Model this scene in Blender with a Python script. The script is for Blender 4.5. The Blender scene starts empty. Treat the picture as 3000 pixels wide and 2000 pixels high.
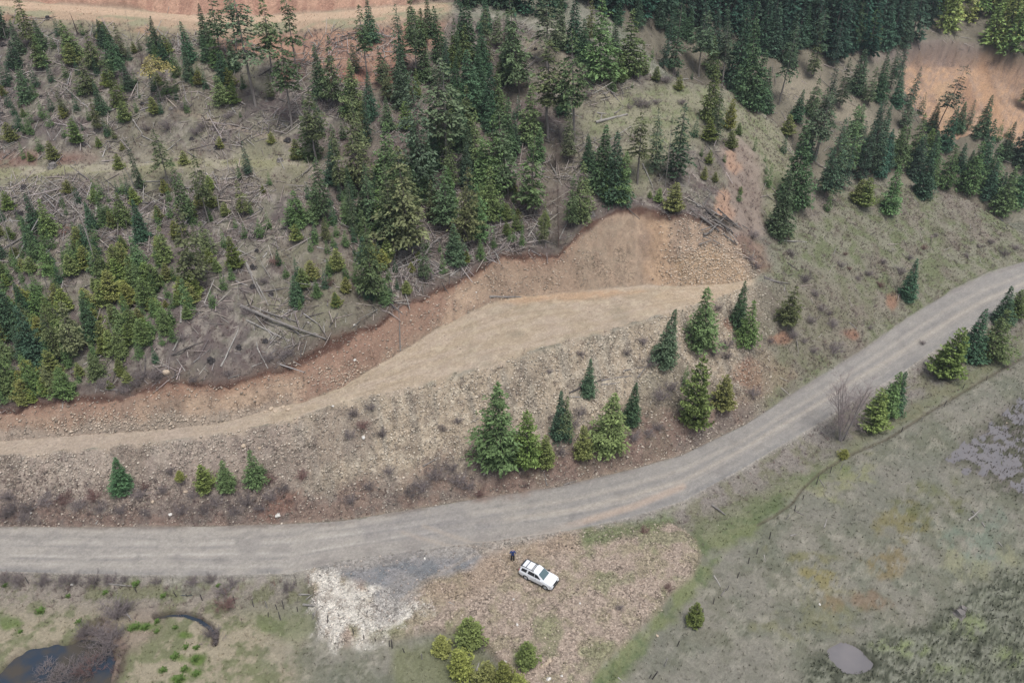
import bpy, bmesh, math, random
import numpy as np
from mathutils import Vector, Matrix
from mathutils.bvhtree import BVHTree
random.seed(7); RNG = np.random.default_rng(11)
scene = bpy.context.scene
COL = scene.collection

# ---------------------------------------------------------------- camera survey
F_PX, PITCH, CAM_H = 2300.0, math.radians(33.0), 75.0
SP, CP = math.sin(PITCH), math.cos(PITCH)
def ray(px, py):
    u = (np.asarray(px, float) - 1500.0) / F_PX
    v = -(np.asarray(py, float) - 1000.0) / F_PX
    return u, CP + v * SP, -SP + v * CP          # direction x, y, z (camera at 0,0,CAM_H)
def project(X, Y, Z):
    dz = Z - CAM_H
    dep = Y * CP - dz * SP
    v = (Y * SP + dz * CP) / dep
    return 1500 + F_PX * X / dep, 1000 - F_PX * v, dep

# ---------------------------------------------------------------- noise helpers
def _hash(ix, iy, seed):
    h = (ix.astype(np.int64) * 374761393 + iy.astype(np.int64) * 668265263 + seed * 1274126177) & 0xFFFFFFFF
    h = ((h ^ (h >> 13)) * 1274126177) & 0xFFFFFFFF
    h = (h ^ (h >> 16)) & 0xFFFFFF
    return h.astype(np.float64) / float(0xFFFFFF)
def vnoise(x, y, seed=0):
    ix = np.floor(x); iy = np.floor(y)
    fx = x - ix; fy = y - iy
    fx = fx * fx * (3 - 2 * fx); fy = fy * fy * (3 - 2 * fy)
    ix = ix.astype(np.int64); iy = iy.astype(np.int64)
    a = _hash(ix, iy, seed); b = _hash(ix + 1, iy, seed)
    c = _hash(ix, iy + 1, seed); d = _hash(ix + 1, iy + 1, seed)
    return (a + (b - a) * fx) * (1 - fy) + (c + (d - c) * fx) * fy
def fbm(x, y, octv=4, seed=0, gain=0.5):
    s = 0; a = 1.0; t = 0
    for o in range(octv):
        s = s + a * vnoise(x * 2 ** o + 17.3 * o, y * 2 ** o - 9.1 * o, seed + o); t += a; a *= gain
    return s / t                                  # 0..1
def sstep(e0, e1, x):
    t = np.clip((x - e0) / (e1 - e0), 0, 1)
    return t * t * (3 - 2 * t)
def lin(c):
    c = np.array(c, float) / 255.0
    g = c.mean(); c = g + (c - g) * 0.80
    return np.where(c <= 0.04045, c / 12.92, ((c + 0.055) / 1.055) ** 2.4)

# ---------------------------------------------------------------- terrain lines (surveyed)
def poly(pts):
    a = np.array(pts, float)
    return lambda x: np.interp(x, a[:, 0], a[:, 1])
ROAD_OUT = poly([(-800,1690),(0,1672),(300,1680),(600,1684),(850,1678),(1000,1640),(1200,1612),(1425,1582),(1617,1556),(1723,1540),(1850,1512),(2000,1466),(2085,1420),(2183,1366),(2238,1333),(2408,1232),(2510,1165),(2629,1098),(2714,1040),(2850,952),(3000,872),(3300,770),(4200,640)])
ROAD_IN = poly([(-800,1545),(0,1538),(300,1540),(600,1537),(800,1532),(1000,1522),(1213,1488),(1425,1452),(1638,1422),(1850,1371),(1995,1330),(2183,1240),(2340,1139),(2531,1020),(2663,926),(2787,850),(2893,799),(3000,765),(3300,690),(4200,600)])
FILL = poly([(-800,1360),(0,1335),(300,1312),(510,1288),(650,1268),(816,1240),(900,1212),(1000,1177),(1255,1126),(1425,1075),(1638,1011),(1808,965),(1935,926),(2000,905),(2085,880),(2200,835),(2230,825),(2300,870),(2400,930),(2531,895),(2663,830),(2787,790),(3000,742),(3300,672),(4200,590)])
PAD_IN = poly([(-800,1305),(0,1292),(213,1275),(425,1262),(638,1241),(808,1194),(893,1177),(1000,1135),(1085,1084),(1179,1028),(1298,952),(1425,892),(1510,869),(1723,850),(1893,833),(2000,837),(2128,831),(2221,814),(2260,810),(2300,815),(2400,840),(2531,800),(2663,750),(2787,725),(3000,727),(3300,664),(4200,584)])
LIP = poly([(-800,1225),(0,1200),(128,1186),(234,1173),(383,1156),(489,1113),(590,1122),(680,1118),(780,1100),(850,1075),(935,1028),(1000,998),(1085,960),(1179,892),(1276,850),(1361,811),(1476,739),(1550,748),(1629,743),(1697,680),(1747,638),(1837,608),(1913,612),(1970,628),(2028,634),(2143,676),(2219,790),(2260,780),(2300,765),(2400,740),(2531,700),(2663,650),(2787,670),(3000,714),(3300,656),(4200,578)])
BEN_LO = poly([(-800,560),(0,535),(150,520),(300,508),(600,492),(900,487),(1050,470),(1300,450),(1600,450),(1900,470),(2100,520),(2276,610),(2400,650),(2531,625),(2663,600),(2787,640),(3000,704),(3300,648),(4200,572)])
BEN_HI = poly([(-800,520),(0,498),(150,487),(300,478),(600,462),(900,462),(1050,440),(1300,420),(1600,400),(1900,400),(2100,430),(2276,500),(2350,560),(2500,585),(2663,575),(2787,612),(3000,697),(3300,642),(4200,568)])
CREST = poly([(-800,70),(0,40),(170,60),(600,92),(760,98),(1000,84),(1250,52),(1330,38),(1500,60),(1700,150),(1900,225),(2000,238),(2140,268),(2210,310),(2276,361),(2330,450),(2400,520),(2500,540),(2723,548),(2850,595),(3000,690),(3300,636),(4200,560)])
TOP_IN = poly([(-800,-20),(0,0),(170,12),(425,33),(595,45),(765,47),(1000,33),(1200,15),(1330,5),(1500,-20),(1800,0),(4200,0)])
SIGMA = {}
def slopes(pts):
    f = poly(pts); return lambda x: np.radians(f(x))
S_FILL = slopes([(-800,34),(1900,34),(2200,28),(2500,21),(3000,18),(4000,18)])
S_PAD = slopes([(-800,3),(600,4),(1200,4.5),(1900,2.5),(2150,5),(2300,20),(2500,21),(3000,18),(4000,18)])
S_CUT = slopes([(-800,44),(900,46),(1700,46),(2100,42),(2300,24),(2500,22),(3000,18),(4000,18)])
S_HILL = slopes([(-800,24),(1000,25),(1600,26),(2100,22),(2400,20),(3000,18),(4000,18)])
S_BEN = slopes([(-800,4),(900,5),(1150,20),(1700,22),(4000,18)])
S_UP = slopes([(-800,25),(1000,26),(1600,24),(1900,17),(2200,10),(2400,14),(3000,15),(4000,18)])
S_TOP = slopes([(-800,5),(1000,5),(1300,8),(1600,20),(4000,20)])
S_FAR = slopes([(-800,38),(900,38),(1300,28),(1700,24),(2400,23),(4000,24)])

# fine columns (denser inside the view)
cols = np.concatenate([np.arange(-1500, -300, 40.0), np.arange(-300, 3300, 4.5), np.arange(3300, 4500, 40.0)])
NC = len(cols)
def at_z(px, py, z):
    rx, ry, rz = ray(px, py)
    t = (z - CAM_H) / rz
    return np.stack([t * rx, t * ry, CAM_H + t * rz], -1)
def at_slope(P0, px, py, s):
    rx, ry, rz = ray(px, py)
    ts = np.tan(s)
    t = (P0[:, 2] - ts * P0[:, 1] - CAM_H) / (rz - ts * ry)
    return np.stack([t * rx, t * ry, CAM_H + t * rz], -1)
x = cols
LN = []                       # (points, py, label)
zv = -1.3
K0 = at_z(x, np.full(NC, 2700.0), zv); LN.append((K0, np.full(NC, 2700.0)))
K1 = at_z(x, ROAD_OUT(x) + 26, zv); LN.append((K1, ROAD_OUT(x) + 26))
K2 = at_z(x, ROAD_OUT(x), 0.0); LN.append((K2, ROAD_OUT(x)))
K3 = at_z(x, ROAD_IN(x), 0.0); LN.append((K3, ROAD_IN(x)))
K4 = at_slope(K3, x, FILL(x), S_FILL(x)); LN.append((K4, FILL(x)))
K5 = at_slope(K4, x, PAD_IN(x), S_PAD(x)); LN.append((K5, PAD_IN(x)))
K6 = at_slope(K5, x, LIP(x), S_CUT(x)); LN.append((K6, LIP(x)))
K7 = at_slope(K6, x, BEN_LO(x), S_HILL(x)); LN.append((K7, BEN_LO(x)))
K8 = at_slope(K7, x, BEN_HI(x), S_BEN(x)); LN.append((K8, BEN_HI(x)))
K9 = at_slope(K8, x, CREST(x), S_UP(x)); LN.append((K9, CREST(x)))
w = sstep(1650, 2150, x)[:, None]
K10 = at_slope(K9, x, TOP_IN(x), S_TOP(x)) * (1 - w) + (K9 + np.array([0, 20.0, -8.0])) * w
LN.append((K10, TOP_IN(x) * (1 - w[:, 0]) + CREST(x) * w[:, 0]))
K11 = at_slope(K10, x, np.full(NC, -160.0), S_FAR(x)); LN.append((K11, np.full(NC, -160.0)))
K12 = at_slope(K11, x, np.full(NC, -380.0), S_FAR(x)); LN.append((K12, np.full(NC, -380.0)))
NSUB = [190, 7, 44, 66, 56, 64, 130, 14, 95, 16, 95, 24]
rows_P, rows_y, rows_k = [], [], []
for i, n in enumerate(NSUB):
    A, ya = LN[i]; B, yb = LN[i + 1]
    for j in range(n):
        t = j / n
        rows_P.append(A * (1 - t) + B * t); rows_y.append(ya * (1 - t) + yb * t); rows_k.append(np.full(NC, i + t))
rows_P.append(LN[-1][0]); rows_y.append(LN[-1][1]); rows_k.append(np.full(NC, float(len(NSUB))))
P = np.array(rows_P); GY = np.array(rows_y); GK = np.array(rows_k)
GX = np.repeat(cols[None, :], P.shape[0], 0)
# use the real projection for the hidden rows too
NR = P.shape[0]
WX, WY = P[..., 0].copy(), P[..., 1].copy()
GX, GY, _ = project(P[..., 0], P[..., 1], P[..., 2])
# ---------------------------------------------------------------- relief
def inpoly(px, py, pts, feather=8.0, wob=6.0):
    """soft mask: 1 inside the surveyed outline, with an irregular edge"""
    a = np.array(pts, float); x0, y0 = a.min(0) - 60; x1, y1 = a.max(0) + 60
    out = np.zeros(px.shape); sel = (px > x0) & (px < x1) & (py > y0) & (py < y1)
    if not sel.any(): return out
    X = px[sel]; Y = py[sel]; d = np.full(X.shape, 1e9); ins = np.zeros(X.shape, bool); n = len(a)
    for i in range(n):
        ax, ay = a[i]; bx, by = a[(i + 1) % n]
        dx, dy = bx - ax, by - ay
        t = np.clip(((X - ax) * dx + (Y - ay) * dy) / (dx * dx + dy * dy + 1e-9), 0, 1)
        d = np.minimum(d, np.hypot(X - ax - t * dx, Y - ay - t * dy))
        c = (ay > Y) != (by > Y)
        ins ^= c & (X < (bx - ax) * (Y - ay) / (by - ay + 1e-12) + ax)
    sd = np.where(ins, d, -d)
    wx, wy = WX[sel], WY[sel]
    sd = sd + (fbm(wx * 0.55, wy * 0.55, 4, 3) - 0.5) * 4 * wob
    out[sel] = sstep(-feather, feather, sd)
    return out
def blob(cx, cy, rx, ry, feather=0.5, wob=0.5, seed=5):
    d = np.hypot((GX - cx) / rx, (GY - cy) / ry)
    sel = d < 3
    n = np.zeros(d.shape); n[sel] = (fbm(WX[sel] * 0.4, WY[sel] * 0.4, 4, seed) - 0.5) * 4 * wob
    return sstep(1 + feather, 1 - feather, d + n) * sel
def line_mask(pts, wpx, feather=4.0):
    a = np.array(pts, float); d = np.full(GX.shape, 1e9)
    for i in range(len(a) - 1):
        ax, ay = a[i]; dx, dy = a[i + 1] - a[i]
        t = np.clip(((GX - ax) * dx + (GY - ay) * dy) / (dx * dx + dy * dy + 1e-9), 0, 1)
        d = np.minimum(d, np.hypot(GX - ax - t * dx, GY - ay - t * dy))
    return sstep(wpx + feather, wpx - feather, d)
K = GK
def band(a, b, f=0.05): return sstep(a - f, a + f, K) * sstep(b + f, b - f, K)
n_big = fbm(WX * 0.06, WY * 0.06, 4, 21)
n_mid = fbm(WX * 0.3, WY * 0.3, 4, 31)
n_sml = fbm(WX * 1.3, WY * 1.3, 4, 41)
n_fin = fbm(WX * 4.0, WY * 4.0, 3, 51)
m_valley = sstep(1.05, 0.97, K)
m_road = band(1.97, 3.0, 0.03)
PLATEAU = [(700,1600),(1000,1560),(1700,1530),(1850,1556),(1960,1543),(2030,1588),(2052,1640),(2022,1700),(1965,1742),(1935,1790),(1850,1870),(1755,1960),(1700,2040),(1560,2120),(1500,2040),(1470,1965),(1410,1890),(1330,1860),(1240,1862),(1165,1885),(1100,1880),(1010,1905),(945,1875),(925,1790),(905,1690)]
m_plat = inpoly(GX, GY, PLATEAU, 12, 3)
right = sstep(2180, 2300, GX)                      # natural spur rather than graded fill
m_fill = band(3.0, 4.0) * (1 - right)
KW = K + (fbm(WX * .5, WY * .5, 4, 211) - .5) * .30 * (K > 3.3) * (K < 4.6)
m_pad = sstep(3.96, 4.06, KW) * sstep(5.03, 4.97, K) * (1 - sstep(2190, 2230, GX))
m_cut = band(5.0, 6.0, 0.04) * (1 - sstep(2170, 2240, GX))
m_spur = band(3.0, 9.0) * right
m_hill = band(6.0, 9.0) * (1 - right)
m_bench = band(7.0, 8.0, 0.2) * sstep(1050, 850, GX)
m_top = band(9.0, 10.0, 0.1) * sstep(1340, 1300, GX)
m_above = sstep(9.98, 10.05, K)
POND_A = [(2425,1897),(2445,1886),(2464,1878),(2484,1880),(2502,1887),(2527,1902),(2545,1925),(2563,1942),(2548,1956),(2510,1968),(2476,1963),(2452,1940),(2432,1922)]
POND_B = [(-60,2000),(5,1962),(50,1915),(95,1892),(150,1886),(205,1884),(240,1868),(285,1866),(318,1888),(330,1930),(318,1985),(310,2060),(290,2200),(-60,2200)]
CREEK = [(455,1803),(500,1795),(540,1795),(580,1808),(612,1830),(632,1856),(628,1880)]
MARSH = [(2770,1345),(2830,1285),(2910,1225),(3000,1150),(3150,1100),(3300,1100),(3300,1500),(3020,1475),(2930,1430),(2860,1385)]
m_pondA = inpoly(GX, GY, POND_A, 4, 0.5)
m_pondB = inpoly(GX, GY, POND_B, 7, 5)
m_creek = line_mask(CREEK, 7, 4)
m_puddle = line_mask([(485, 1738), (560, 1741), (640, 1737)], 4, 3)
m_marsh = inpoly(GX, GY, MARSH, 30, 8)
m_bog = inpoly(GX, GY, [(2700,1830),(2850,1720),(3000,1650),(3300,1600),(3300,2300),(2200,2300),(2340,2010),(2370,1930),(2560,1870)], 30, 10)
Z = P[..., 2].copy()
# valley edge: the parking fill is level with the road, then drops to the wet meadow
drop = m_valley * (1 - m_plat)
zv = -1.3
m_psoft = inpoly(GX, GY, PLATEAU, 34, 4)
m_psoft = np.maximum(m_psoft, m_plat)
Z = np.where(K < 2.0, zv * (1 - m_psoft) * sstep(-4, 85, GY - ROAD_OUT(GX)), Z)
Z -= m_valley * (1 - m_plat) * (0.9 * m_pondA + 1.1 * m_pondB + 1.2 * m_creek + 0.3 * m_puddle)
Z += m_valley * (1 - m_plat) * ((n_mid - 0.5) * 0.35 + (n_sml - 0.5) * 0.16 * (1 + 2.2 * m_bog + 2.0 * m_marsh))
Z -= m_valley * m_marsh * 0.16
Z += m_plat * m_valley * ((n_sml - 0.5) * 0.12 + (n_mid - 0.5) * 0.10)
Z += m_road * (n_mid - 0.5) * 0.06
# ditch at the inner road edge
Z -= 0.35 * np.exp(-((K - 3.03) / 0.03) ** 2) * (1 - right)
Z += m_fill * ((n_sml - 0.5) * 0.45 + (n_mid - 0.5) * 0.9 + (n_fin - 0.5) * 0.18)
Z += m_pad * ((n_sml - 0.5) * 0.06 + (n_mid - 0.5) * 0.10)
gul = 0.55 * fbm(WX * 0.9 + WY * .15, WY * 0.30, 5, 77, .6) + 0.45 * fbm(WX * .45, WY * .45, 4, 78)    # runnels down the cut
Z += m_cut * ((gul - 0.5) * 1.7 + (n_sml - 0.5) * 0.5 + (n_fin - 0.5) * 0.15)
Z += m_spur * ((n_big - 0.5) * 1.6 + (n_mid - 0.5) * 0.9 + (n_sml - 0.5) * 0.35)
Z += m_hill * (1 - 0.8 * m_bench) * ((n_big - 0.5) * 2.5 * sstep(6.05, 6.3, K) + (n_mid - 0.5) * 1.3 + (n_sml - 0.5) * 0.45)
Z += m_above * ((n_big - 0.5) * 4 + (n_mid - 0.5) * 1.2)
# ragged turf lip above the cut: sod overhangs a little
Z += 0.35 * np.exp(-((K - 6.03) / 0.03) ** 2) * (n_sml) * (1 - right)
P[..., 2] = Z
# the lip line itself wanders in plan
wob = (fbm(WX * 0.35, WY * 0.35, 4, 91) - 0.5)
lipw = np.exp(-((K - 6.0) / 0.12) ** 2) * (1 - right)
P[..., 1] += lipw * wob * 2.2; P[..., 2] += lipw * wob * 1.2
WX, WY = P[..., 0], P[..., 1]

# ---------------------------------------------------------------- ground colour (what each soil is)
Cc = np.zeros(P.shape); RUB = np.zeros(GX.shape); GRS = np.zeros(GX.shape); SLA = np.zeros(GX.shape)
def paint(mask, c, var=None, other=None):
    global Cc
    c = lin(c)
    col = np.broadcast_to(c, Cc.shape)
    if other is not None:
        o = lin(other); v = np.clip(var, 0, 1)[..., None]
        col = c * (1 - v) + o * v
    Cc = Cc * (1 - mask[..., None]) + col * mask[..., None]
def setm(arr, mask, v): arr[:] = arr * (1 - mask) + v * mask
ones = np.ones(GX.shape)
pat = sstep(0.42, 0.60, fbm(WX * 0.22, WY * 0.22, 5, 61, 0.6))
pat2 = sstep(0.45, 0.62, fbm(WX * 0.5, WY * 0.5, 5, 67, 0.65))
pat3 = sstep(0.5, 0.7, fbm(WX * 0.12, WY * 0.12, 5, 71, 0.6))
# wet meadow
paint(ones, (138,133,118), pat, (120,121,103)); paint(pat2 * 0.5, (112,112,90)); paint(sstep(.55, .68, fbm(WX * .8, WY * .8, 4, 173, .65)) * .5, (164,158,140)); paint(sstep(.6, .7, fbm(WX * 1.2, WY * 1.2, 4, 174, .65)) * .5, (92,94,74)); GRS += 0.8
paint(pat3 * 0.45, (132,128,116))
# left creek meadow, straw coloured
paint(m_valley * sstep(980, 760, GX + (n_mid - .5) * 160 + (n_big - .5) * 200), (160,148,122), pat2, (122,124,88))
paint(m_valley * sstep(980, 760, GX + (n_mid - .5) * 160 + (n_big - .5) * 200) * pat3 * 0.5, (140,120,108))
for q in [(410,1835,45,12),(520,1925,26,12),(575,1930,20,14),(550,1860,20,8),(470,1965,14,12),(545,1960,14,8),(575,1972,16,8),(520,1990,26,12),(400,1710,26,12),(310,1745,34,14),(500,1745,70,16),(240,1830,26,14),(120,1790,20,20),(20,1820,30,16),(20,1713,22,14),(560,1720,60,20)]:
    paint(blob(*q) * 0.75, (88,118,40))
paint(m_valley * inpoly(GX, GY, [(640,1740),(900,1710),(930,1790),(930,1850),(860,1880),(760,1850)], 20) * 0.45, (110,124,72))
# right wet meadow tints
for q, c in [((2600,1640,60,34),(132,112,66)),((2660,1530,60,30),(128,118,62)),((2730,1480,70,40),(106,108,64)),((2420,1725,70,34),(138,128,84)),((2440,1760,40,24),(142,118,82)),((2560,1760,40,22),(138,110,84)),((2350,1630,60,20),(126,122,74)),((2400,1695,55,20),(140,130,80)),((2860,1590,60,60),(120,134,116)),((2370,1830,90,40),(126,124,88)),((2470,1400,70,40),(146,146,98)),((2900,1650,80,30),(150,148,112))]:
    paint(m_valley * blob(*q, seed=int(q[0]), wob=1.1) * 0.65 * sstep(.36, .56, fbm(WX * .9, WY * .9, 4, 181, .65)), c)
paint(m_bog * 0.75, (112,116,94), pat2, (92,96,78)); bogn = fbm(WX * 1.0, WY * 2.2, 4, 175, .7); paint(m_bog * sstep(0.52, 0.60, bogn) * 0.7, (66,70,56)); paint(m_bog * sstep(0.46, 0.40, bogn) * 0.6, (146,146,128))
for q in [(2820,1835,60,34),(2610,1890,50,16),(2680,1905,50,22),(2960,1935,60,30),(2760,1965,70,18)]:
    paint(blob(*q, seed=9) * sstep(0.40, 0.60, n_sml) * 0.6, (142,154,98))
paint(m_marsh * 0.85, (116,106,102), sstep(.45,.55,n_sml), (84,84,66))
rimB = inpoly(GX, GY, POND_B, 22, 4) * (1 - inpoly(GX, GY, POND_B, 6, 1)); paint(m_valley * rimB * .85, (84,72,62)); rimA = inpoly(GX, GY, POND_A, 12, 3) * (1 - inpoly(GX, GY, POND_A, 4, 1)); paint(m_valley * rimA * .7, (84,84,62)); paint(m_valley * line_mask(CREEK, 10, 6) * .9, (74,62,54))
paint(m_valley * inpoly(GX, GY, [(205,1880),(262,1818),(310,1812),(352,1850),(372,1890),(372,1945),(345,2000),(335,2090),(300,2090),(320,1930),(285,1866)], 12, 6) * .75, (118,96,88), pat2, (96,80,72))
paint(inpoly(GX, GY, [(2000,1560),(2060,1500),(2200,1432),(2380,1362),(2470,1322),(2475,1372),(2370,1432),(2300,1490),(2200,1570),(2080,1650),(1990,1720),(1930,1800),(1830,1890),(1740,2000),(1790,2020),(1900,1890),(2000,1790),(2060,1700),(2110,1620),(2020,1640)], 22, 18) * 0.72, (118,128,74), pat2, (94,114,62))
paint(inpoly(GX, GY, [(2470,1300),(2620,1190),(2800,1110),(3000,950),(3000,1030),(2750,1185),(2560,1290),(2470,1345)], 14, 8) * 0.7, (108,118,68), pat2, (124,122,86))
paint(inpoly(GX, GY, [(2640,1090),(2860,960),(3000,900),(3000,960),(2800,1090),(2640,1170),(2560,1240)], 12, 6) * 0.5, (120,118,92))
paint(inpoly(GX, GY, [(1150,1900),(1330,1865),(1480,1970),(1520,2100),(1150,2100)], 20, 8) * 0.6, (122,126,82))
# verge between road and meadow
verge = sstep(0.80, 0.97, K) * sstep(2.0, 1.7, K) * (1 - m_plat)
Cc *= 1 - 0.10 * m_valley[..., None]
paint(verge * 0.8, (134,124,116), pat2, (120,116,92)); setm(RUB, verge, 0.4)
# dark narrow cow path and ditch line
path = line_mask([(3050,1020),(3000,1045),(2900,1100),(2800,1160),(2700,1220),(2600,1285),(2480,1335),(2400,1385),(2350,1432),(2320,1475),(2270,1510),(2220,1535)], 3.5, 3)
paint(path * 0.8, (92,84,68)); P[..., 2] -= path * 0.22 * m_valley
# parking apron of broken rock
paint(m_plat * m_valley, (170,150,132), pat2, (158,144,118)); setm(RUB, m_plat * m_valley, 0.85); setm(GRS, m_plat, 0.3)
paint(m_plat * m_valley * sstep(0.60, 0.72, n_mid) * 0.6, (130,134,92))
paint(inpoly(GX, GY, [(1700,1585),(1760,1560),(1850,1545),(1960,1510),(1990,1530),(1900,1580),(1780,1612),(1700,1615)], 16, 8) * 0.8, (106,120,74))
paint(inpoly(GX, GY, [(1240,1700),(1400,1650),(1560,1590),(1680,1570),(1690,1620),(1560,1660),(1500,1700),(1420,1760),(1260,1790)], 25, 10) * 0.7, (172,148,124), n_mid, (150,130,108))
dark = inpoly(GX, GY, [(900,1650),(1000,1620),(1200,1612),(1400,1622),(1430,1650),(1370,1690),(1260,1712),(1200,1760),(1170,1800),(1110,1790),(1080,1740),(1010,1722),(940,1690)], 18, 8)
paint(dark, (140,137,136), pat2, (122,124,126)); setm(RUB, dark, 0.5)
white = inpoly(GX, GY, [(922,1692),(985,1680),(1060,1716),(1090,1775),(1120,1792),(1180,1782),(1236,1795),(1226,1842),(1165,1880),(1100,1872),(1010,1902),(948,1872),(930,1790)], 26, 34) 
paint(white * 0.95, (212,204,190), sstep(0.5, 0.75, n_sml), (170,160,146)); setm(RUB, white, 1.0)
paint(inpoly(GX, GY, [(1085,1790),(1180,1700),(1240,1712),(1200,1800),(1150,1850),(1110,1850)], 14, 9) * 0.7, (146,140,134))
# road
rm = m_road * 1.0
t_road = np.clip(K - 2.0, 0, 1)
junc = inpoly(GX, GY, [(880,1655),(1000,1600),(1400,1560),(1600,1535),(1700,1530),(1640,1580),(1420,1650),(1200,1660),(1000,1700)], 14, 6)
rubroad = sstep(0.35, 0.6, n_mid)
m_shd = sstep(52, 2, GY - ROAD_OUT(GX) + (n_mid - .5) * 60 + (n_sml - .5) * 26) * (K <= 2.0) * .85
KR = K + (n_mid - .5) * .5 * (K < 2.5) + (n_sml - .5) * .25
paint(np.maximum(rm * sstep(3.02, 2.97, KR * (K > 2.6)) , m_shd), (164,156,145), sstep(0.3, 0.7, fbm(WX * 0.08, WY * 0.8 - WX * 0.3, 4, 5)), (156,149,140))
farr = sstep(1100, 1700, GX)
for c0, wd, col, s in [(0.05,0.07,(134,130,126),0.9),(0.16,0.03,(176,168,156),0.5),(0.27,0.025,(138,133,128),0.8),(0.36,0.03,(186,178,166),0.6),(0.52,0.025,(138,133,128),0.8),(0.74,0.022,(140,134,128),0.7),(0.62,0.05,(184,176,164),0.5),(0.85,0.03,(178,168,154),0.4),(0.95,0.05,(128,116,106),0.85)]:
    wv = c0 + (fbm(WX * 0.05, WY * 0.05, 3, int(c0 * 100)) - 0.5) * 0.16
    paint(rm * np.exp(-((t_road - wv) / wd) ** 2) * s * sstep(.25, .65, n_mid), col)
paint(rm * farr * 0.55, (136,132,128), pat2, (146,141,134)); paint(rm * sstep(.60, .72, fbm(WX * .5, WY * .5, 4, 12)) * .35, (126,121,117))
for c0, wd, s in [(0.40,0.05,0.65),(0.62,0.05,0.35),(0.30,0.02,0.25)]:
    wv = c0 + (fbm(WX * 0.04, WY * 0.04, 2, int(c0 * 90)) - 0.5) * 0.10
    paint(rm * farr * np.exp(-((t_road - wv) / wd) ** 2) * s, (178,166,150))
paint(line_mask([(1480,1600),(1600,1560),(1700,1530),(1850,1485),(2000,1425)], 9, 7) * 0.55, (190,162,138))
paint(inpoly(GX, GY, [(1060,1540),(1330,1490),(1480,1520),(1400,1570),(1180,1590),(1060,1580)], 26, 14) * 0.4, (128,124,124))
paint(junc * .75, (158,150,140), pat2, (146,138,130))
for pl in ([(1180,1560),(1320,1600),(1450,1640),(1500,1700)],[(1240,1540),(1370,1585),(1490,1625),(1545,1680)],[(1640,1560),(1560,1600),(1520,1650),(1530,1700)],[(1400,1640),(1250,1720),(1180,1780)]): paint(line_mask(pl, 5, 6) * .45, (176,160,142))
setm(RUB, rm, 0.18); setm(GRS, rm, 0.0)
# fill slope
strk = fbm(WX * 0.9 + WY * .25, WY * 0.16, 4, 99)
paint(m_fill, (170,152,128), sstep(.46, .80, strk), (156,144,126)); paint(m_fill * sstep(.55, .68, fbm(WX * 1.4, WY * 1.4, 4, 187, .65)) * .6, (196,182,158)); paint(m_fill * sstep(.58, .70, fbm(WX * 1.1, WY * 1.1, 4, 188, .65)) * .6, (112,98,86)); setm(RUB, m_fill, 0.5 + 0.5 * pat2); setm(GRS, m_fill, 0.25)
paint(m_fill * sstep(960, 800, GX) * 0.7, (158,142,130), pat, (146,128,118))
paint(m_fill * sstep(0.55, 0.75, n_mid) * 0.45, (118,104,90))
toe = sstep(3.42 , 3.16, K + (n_mid - .5) * 0.5) * m_fill
paint(toe * 0.85, (116,102,94), pat2, (128,104,92)); setm(SLA, toe * 0.8, 0.9); setm(RUB, toe, 0.4)
paint(inpoly(GX, GY, [(700,1400),(800,1360),(900,1290),(930,1200),(1010,1190),(1100,1260),(1060,1330),(900,1400),(830,1450),(760,1500),(700,1500)], 30, 14) * m_fill * 0.55, (134,118,106))
paint(inpoly(GX, GY, [(1400,1420),(1480,1380),(1600,1330),(1760,1300),(1900,1180),(2000,1160),(2050,1250),(1940,1330),(1800,1370),(1500,1450),(1400,1460)], 24, 12) * 0.7, (134,106,92), pat2, (118,104,88))
paint(inpoly(GX, GY, [(1860,1110),(1960,1060),(2060,1090),(2100,1180),(2050,1200),(1930,1190),(1850,1200)], 22, 12) * 0.5, (122,116,96))
paint(inpoly(GX, GY, [(820,1430),(880,1440),(850,1500),(780,1520),(740,1500)], 14, 8) * 0.7, (130,92,76))
# natural spur: thin grass over soil
paint(m_spur, (128,125,104), pat2, (110,115,82)); setm(GRS, m_spur, 1.0); setm(SLA, m_spur, 0.2)
paint(m_spur * pat3 * 0.6, (132,118,108))
paint(m_spur * sstep(0.52, 0.7, fbm(WX*0.4, WY*0.4, 4, 83)) * 0.5, (112,100,90))
paint(inpoly(GX, GY, [(2160,860),(2400,800),(2500,840),(2560,930),(2400,1060),(2300,1130),(2160,1200),(2100,1160),(2180,1000)], 36, 16) * 0.45, (124,112,98))
for q in [(2200,1085,46,34),(2215,1120,30,30),(2495,985,26,18),(2290,995,30,14),(2610,880,16,22),(2150,950,30,14)]:
    paint(blob(*q, seed=13) * 0.8, (150,108,84), pat2, (134,96,78)); 
paint(inpoly(GX, GY, [(2220,1010),(2290,1060),(2330,1100),(2270,1150),(2170,1190),(2120,1200),(2180,1130)], 16, 10) * 0.5, (150,130,106))
# pad
paint(m_pad, (178,158,136), sstep(0.3, 0.7, fbm(WX * 0.25 + WY * 0.2, WY * 0.9 - WX * 0.35, 4, 15)), (172,152,126)); setm(RUB, m_pad, 0.28); setm(GRS, m_pad, 0.0); setm(SLA, m_pad, 0.0)
paint(m_pad * sstep(0.58, 0.72, n_mid) * 0.3 * sstep(1200, 1500, GX), (134,128,108))
paint(inpoly(GX, GY, [(1440,880),(1560,862),(1760,850),(1900,852),(1700,880),(1500,890)], 10, 5) * 0.7, (186,148,112))
paint(inpoly(GX, GY, [(1930,850),(2010,838),(2200,822),(2180,850),(1980,900),(1880,910)], 12, 6) * 0.5, (184,158,126))
tracks = np.zeros(GX.shape)
for k in (0.2, 0.34, 0.5, 0.64, 0.8):
    tracks += np.exp(-((np.clip(K - 4, 0, 1) - k - (fbm(WX * 0.06, WY * 0.06, 2, int(k * 50)) - .5) * .25) / 0.02) ** 2)
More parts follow.
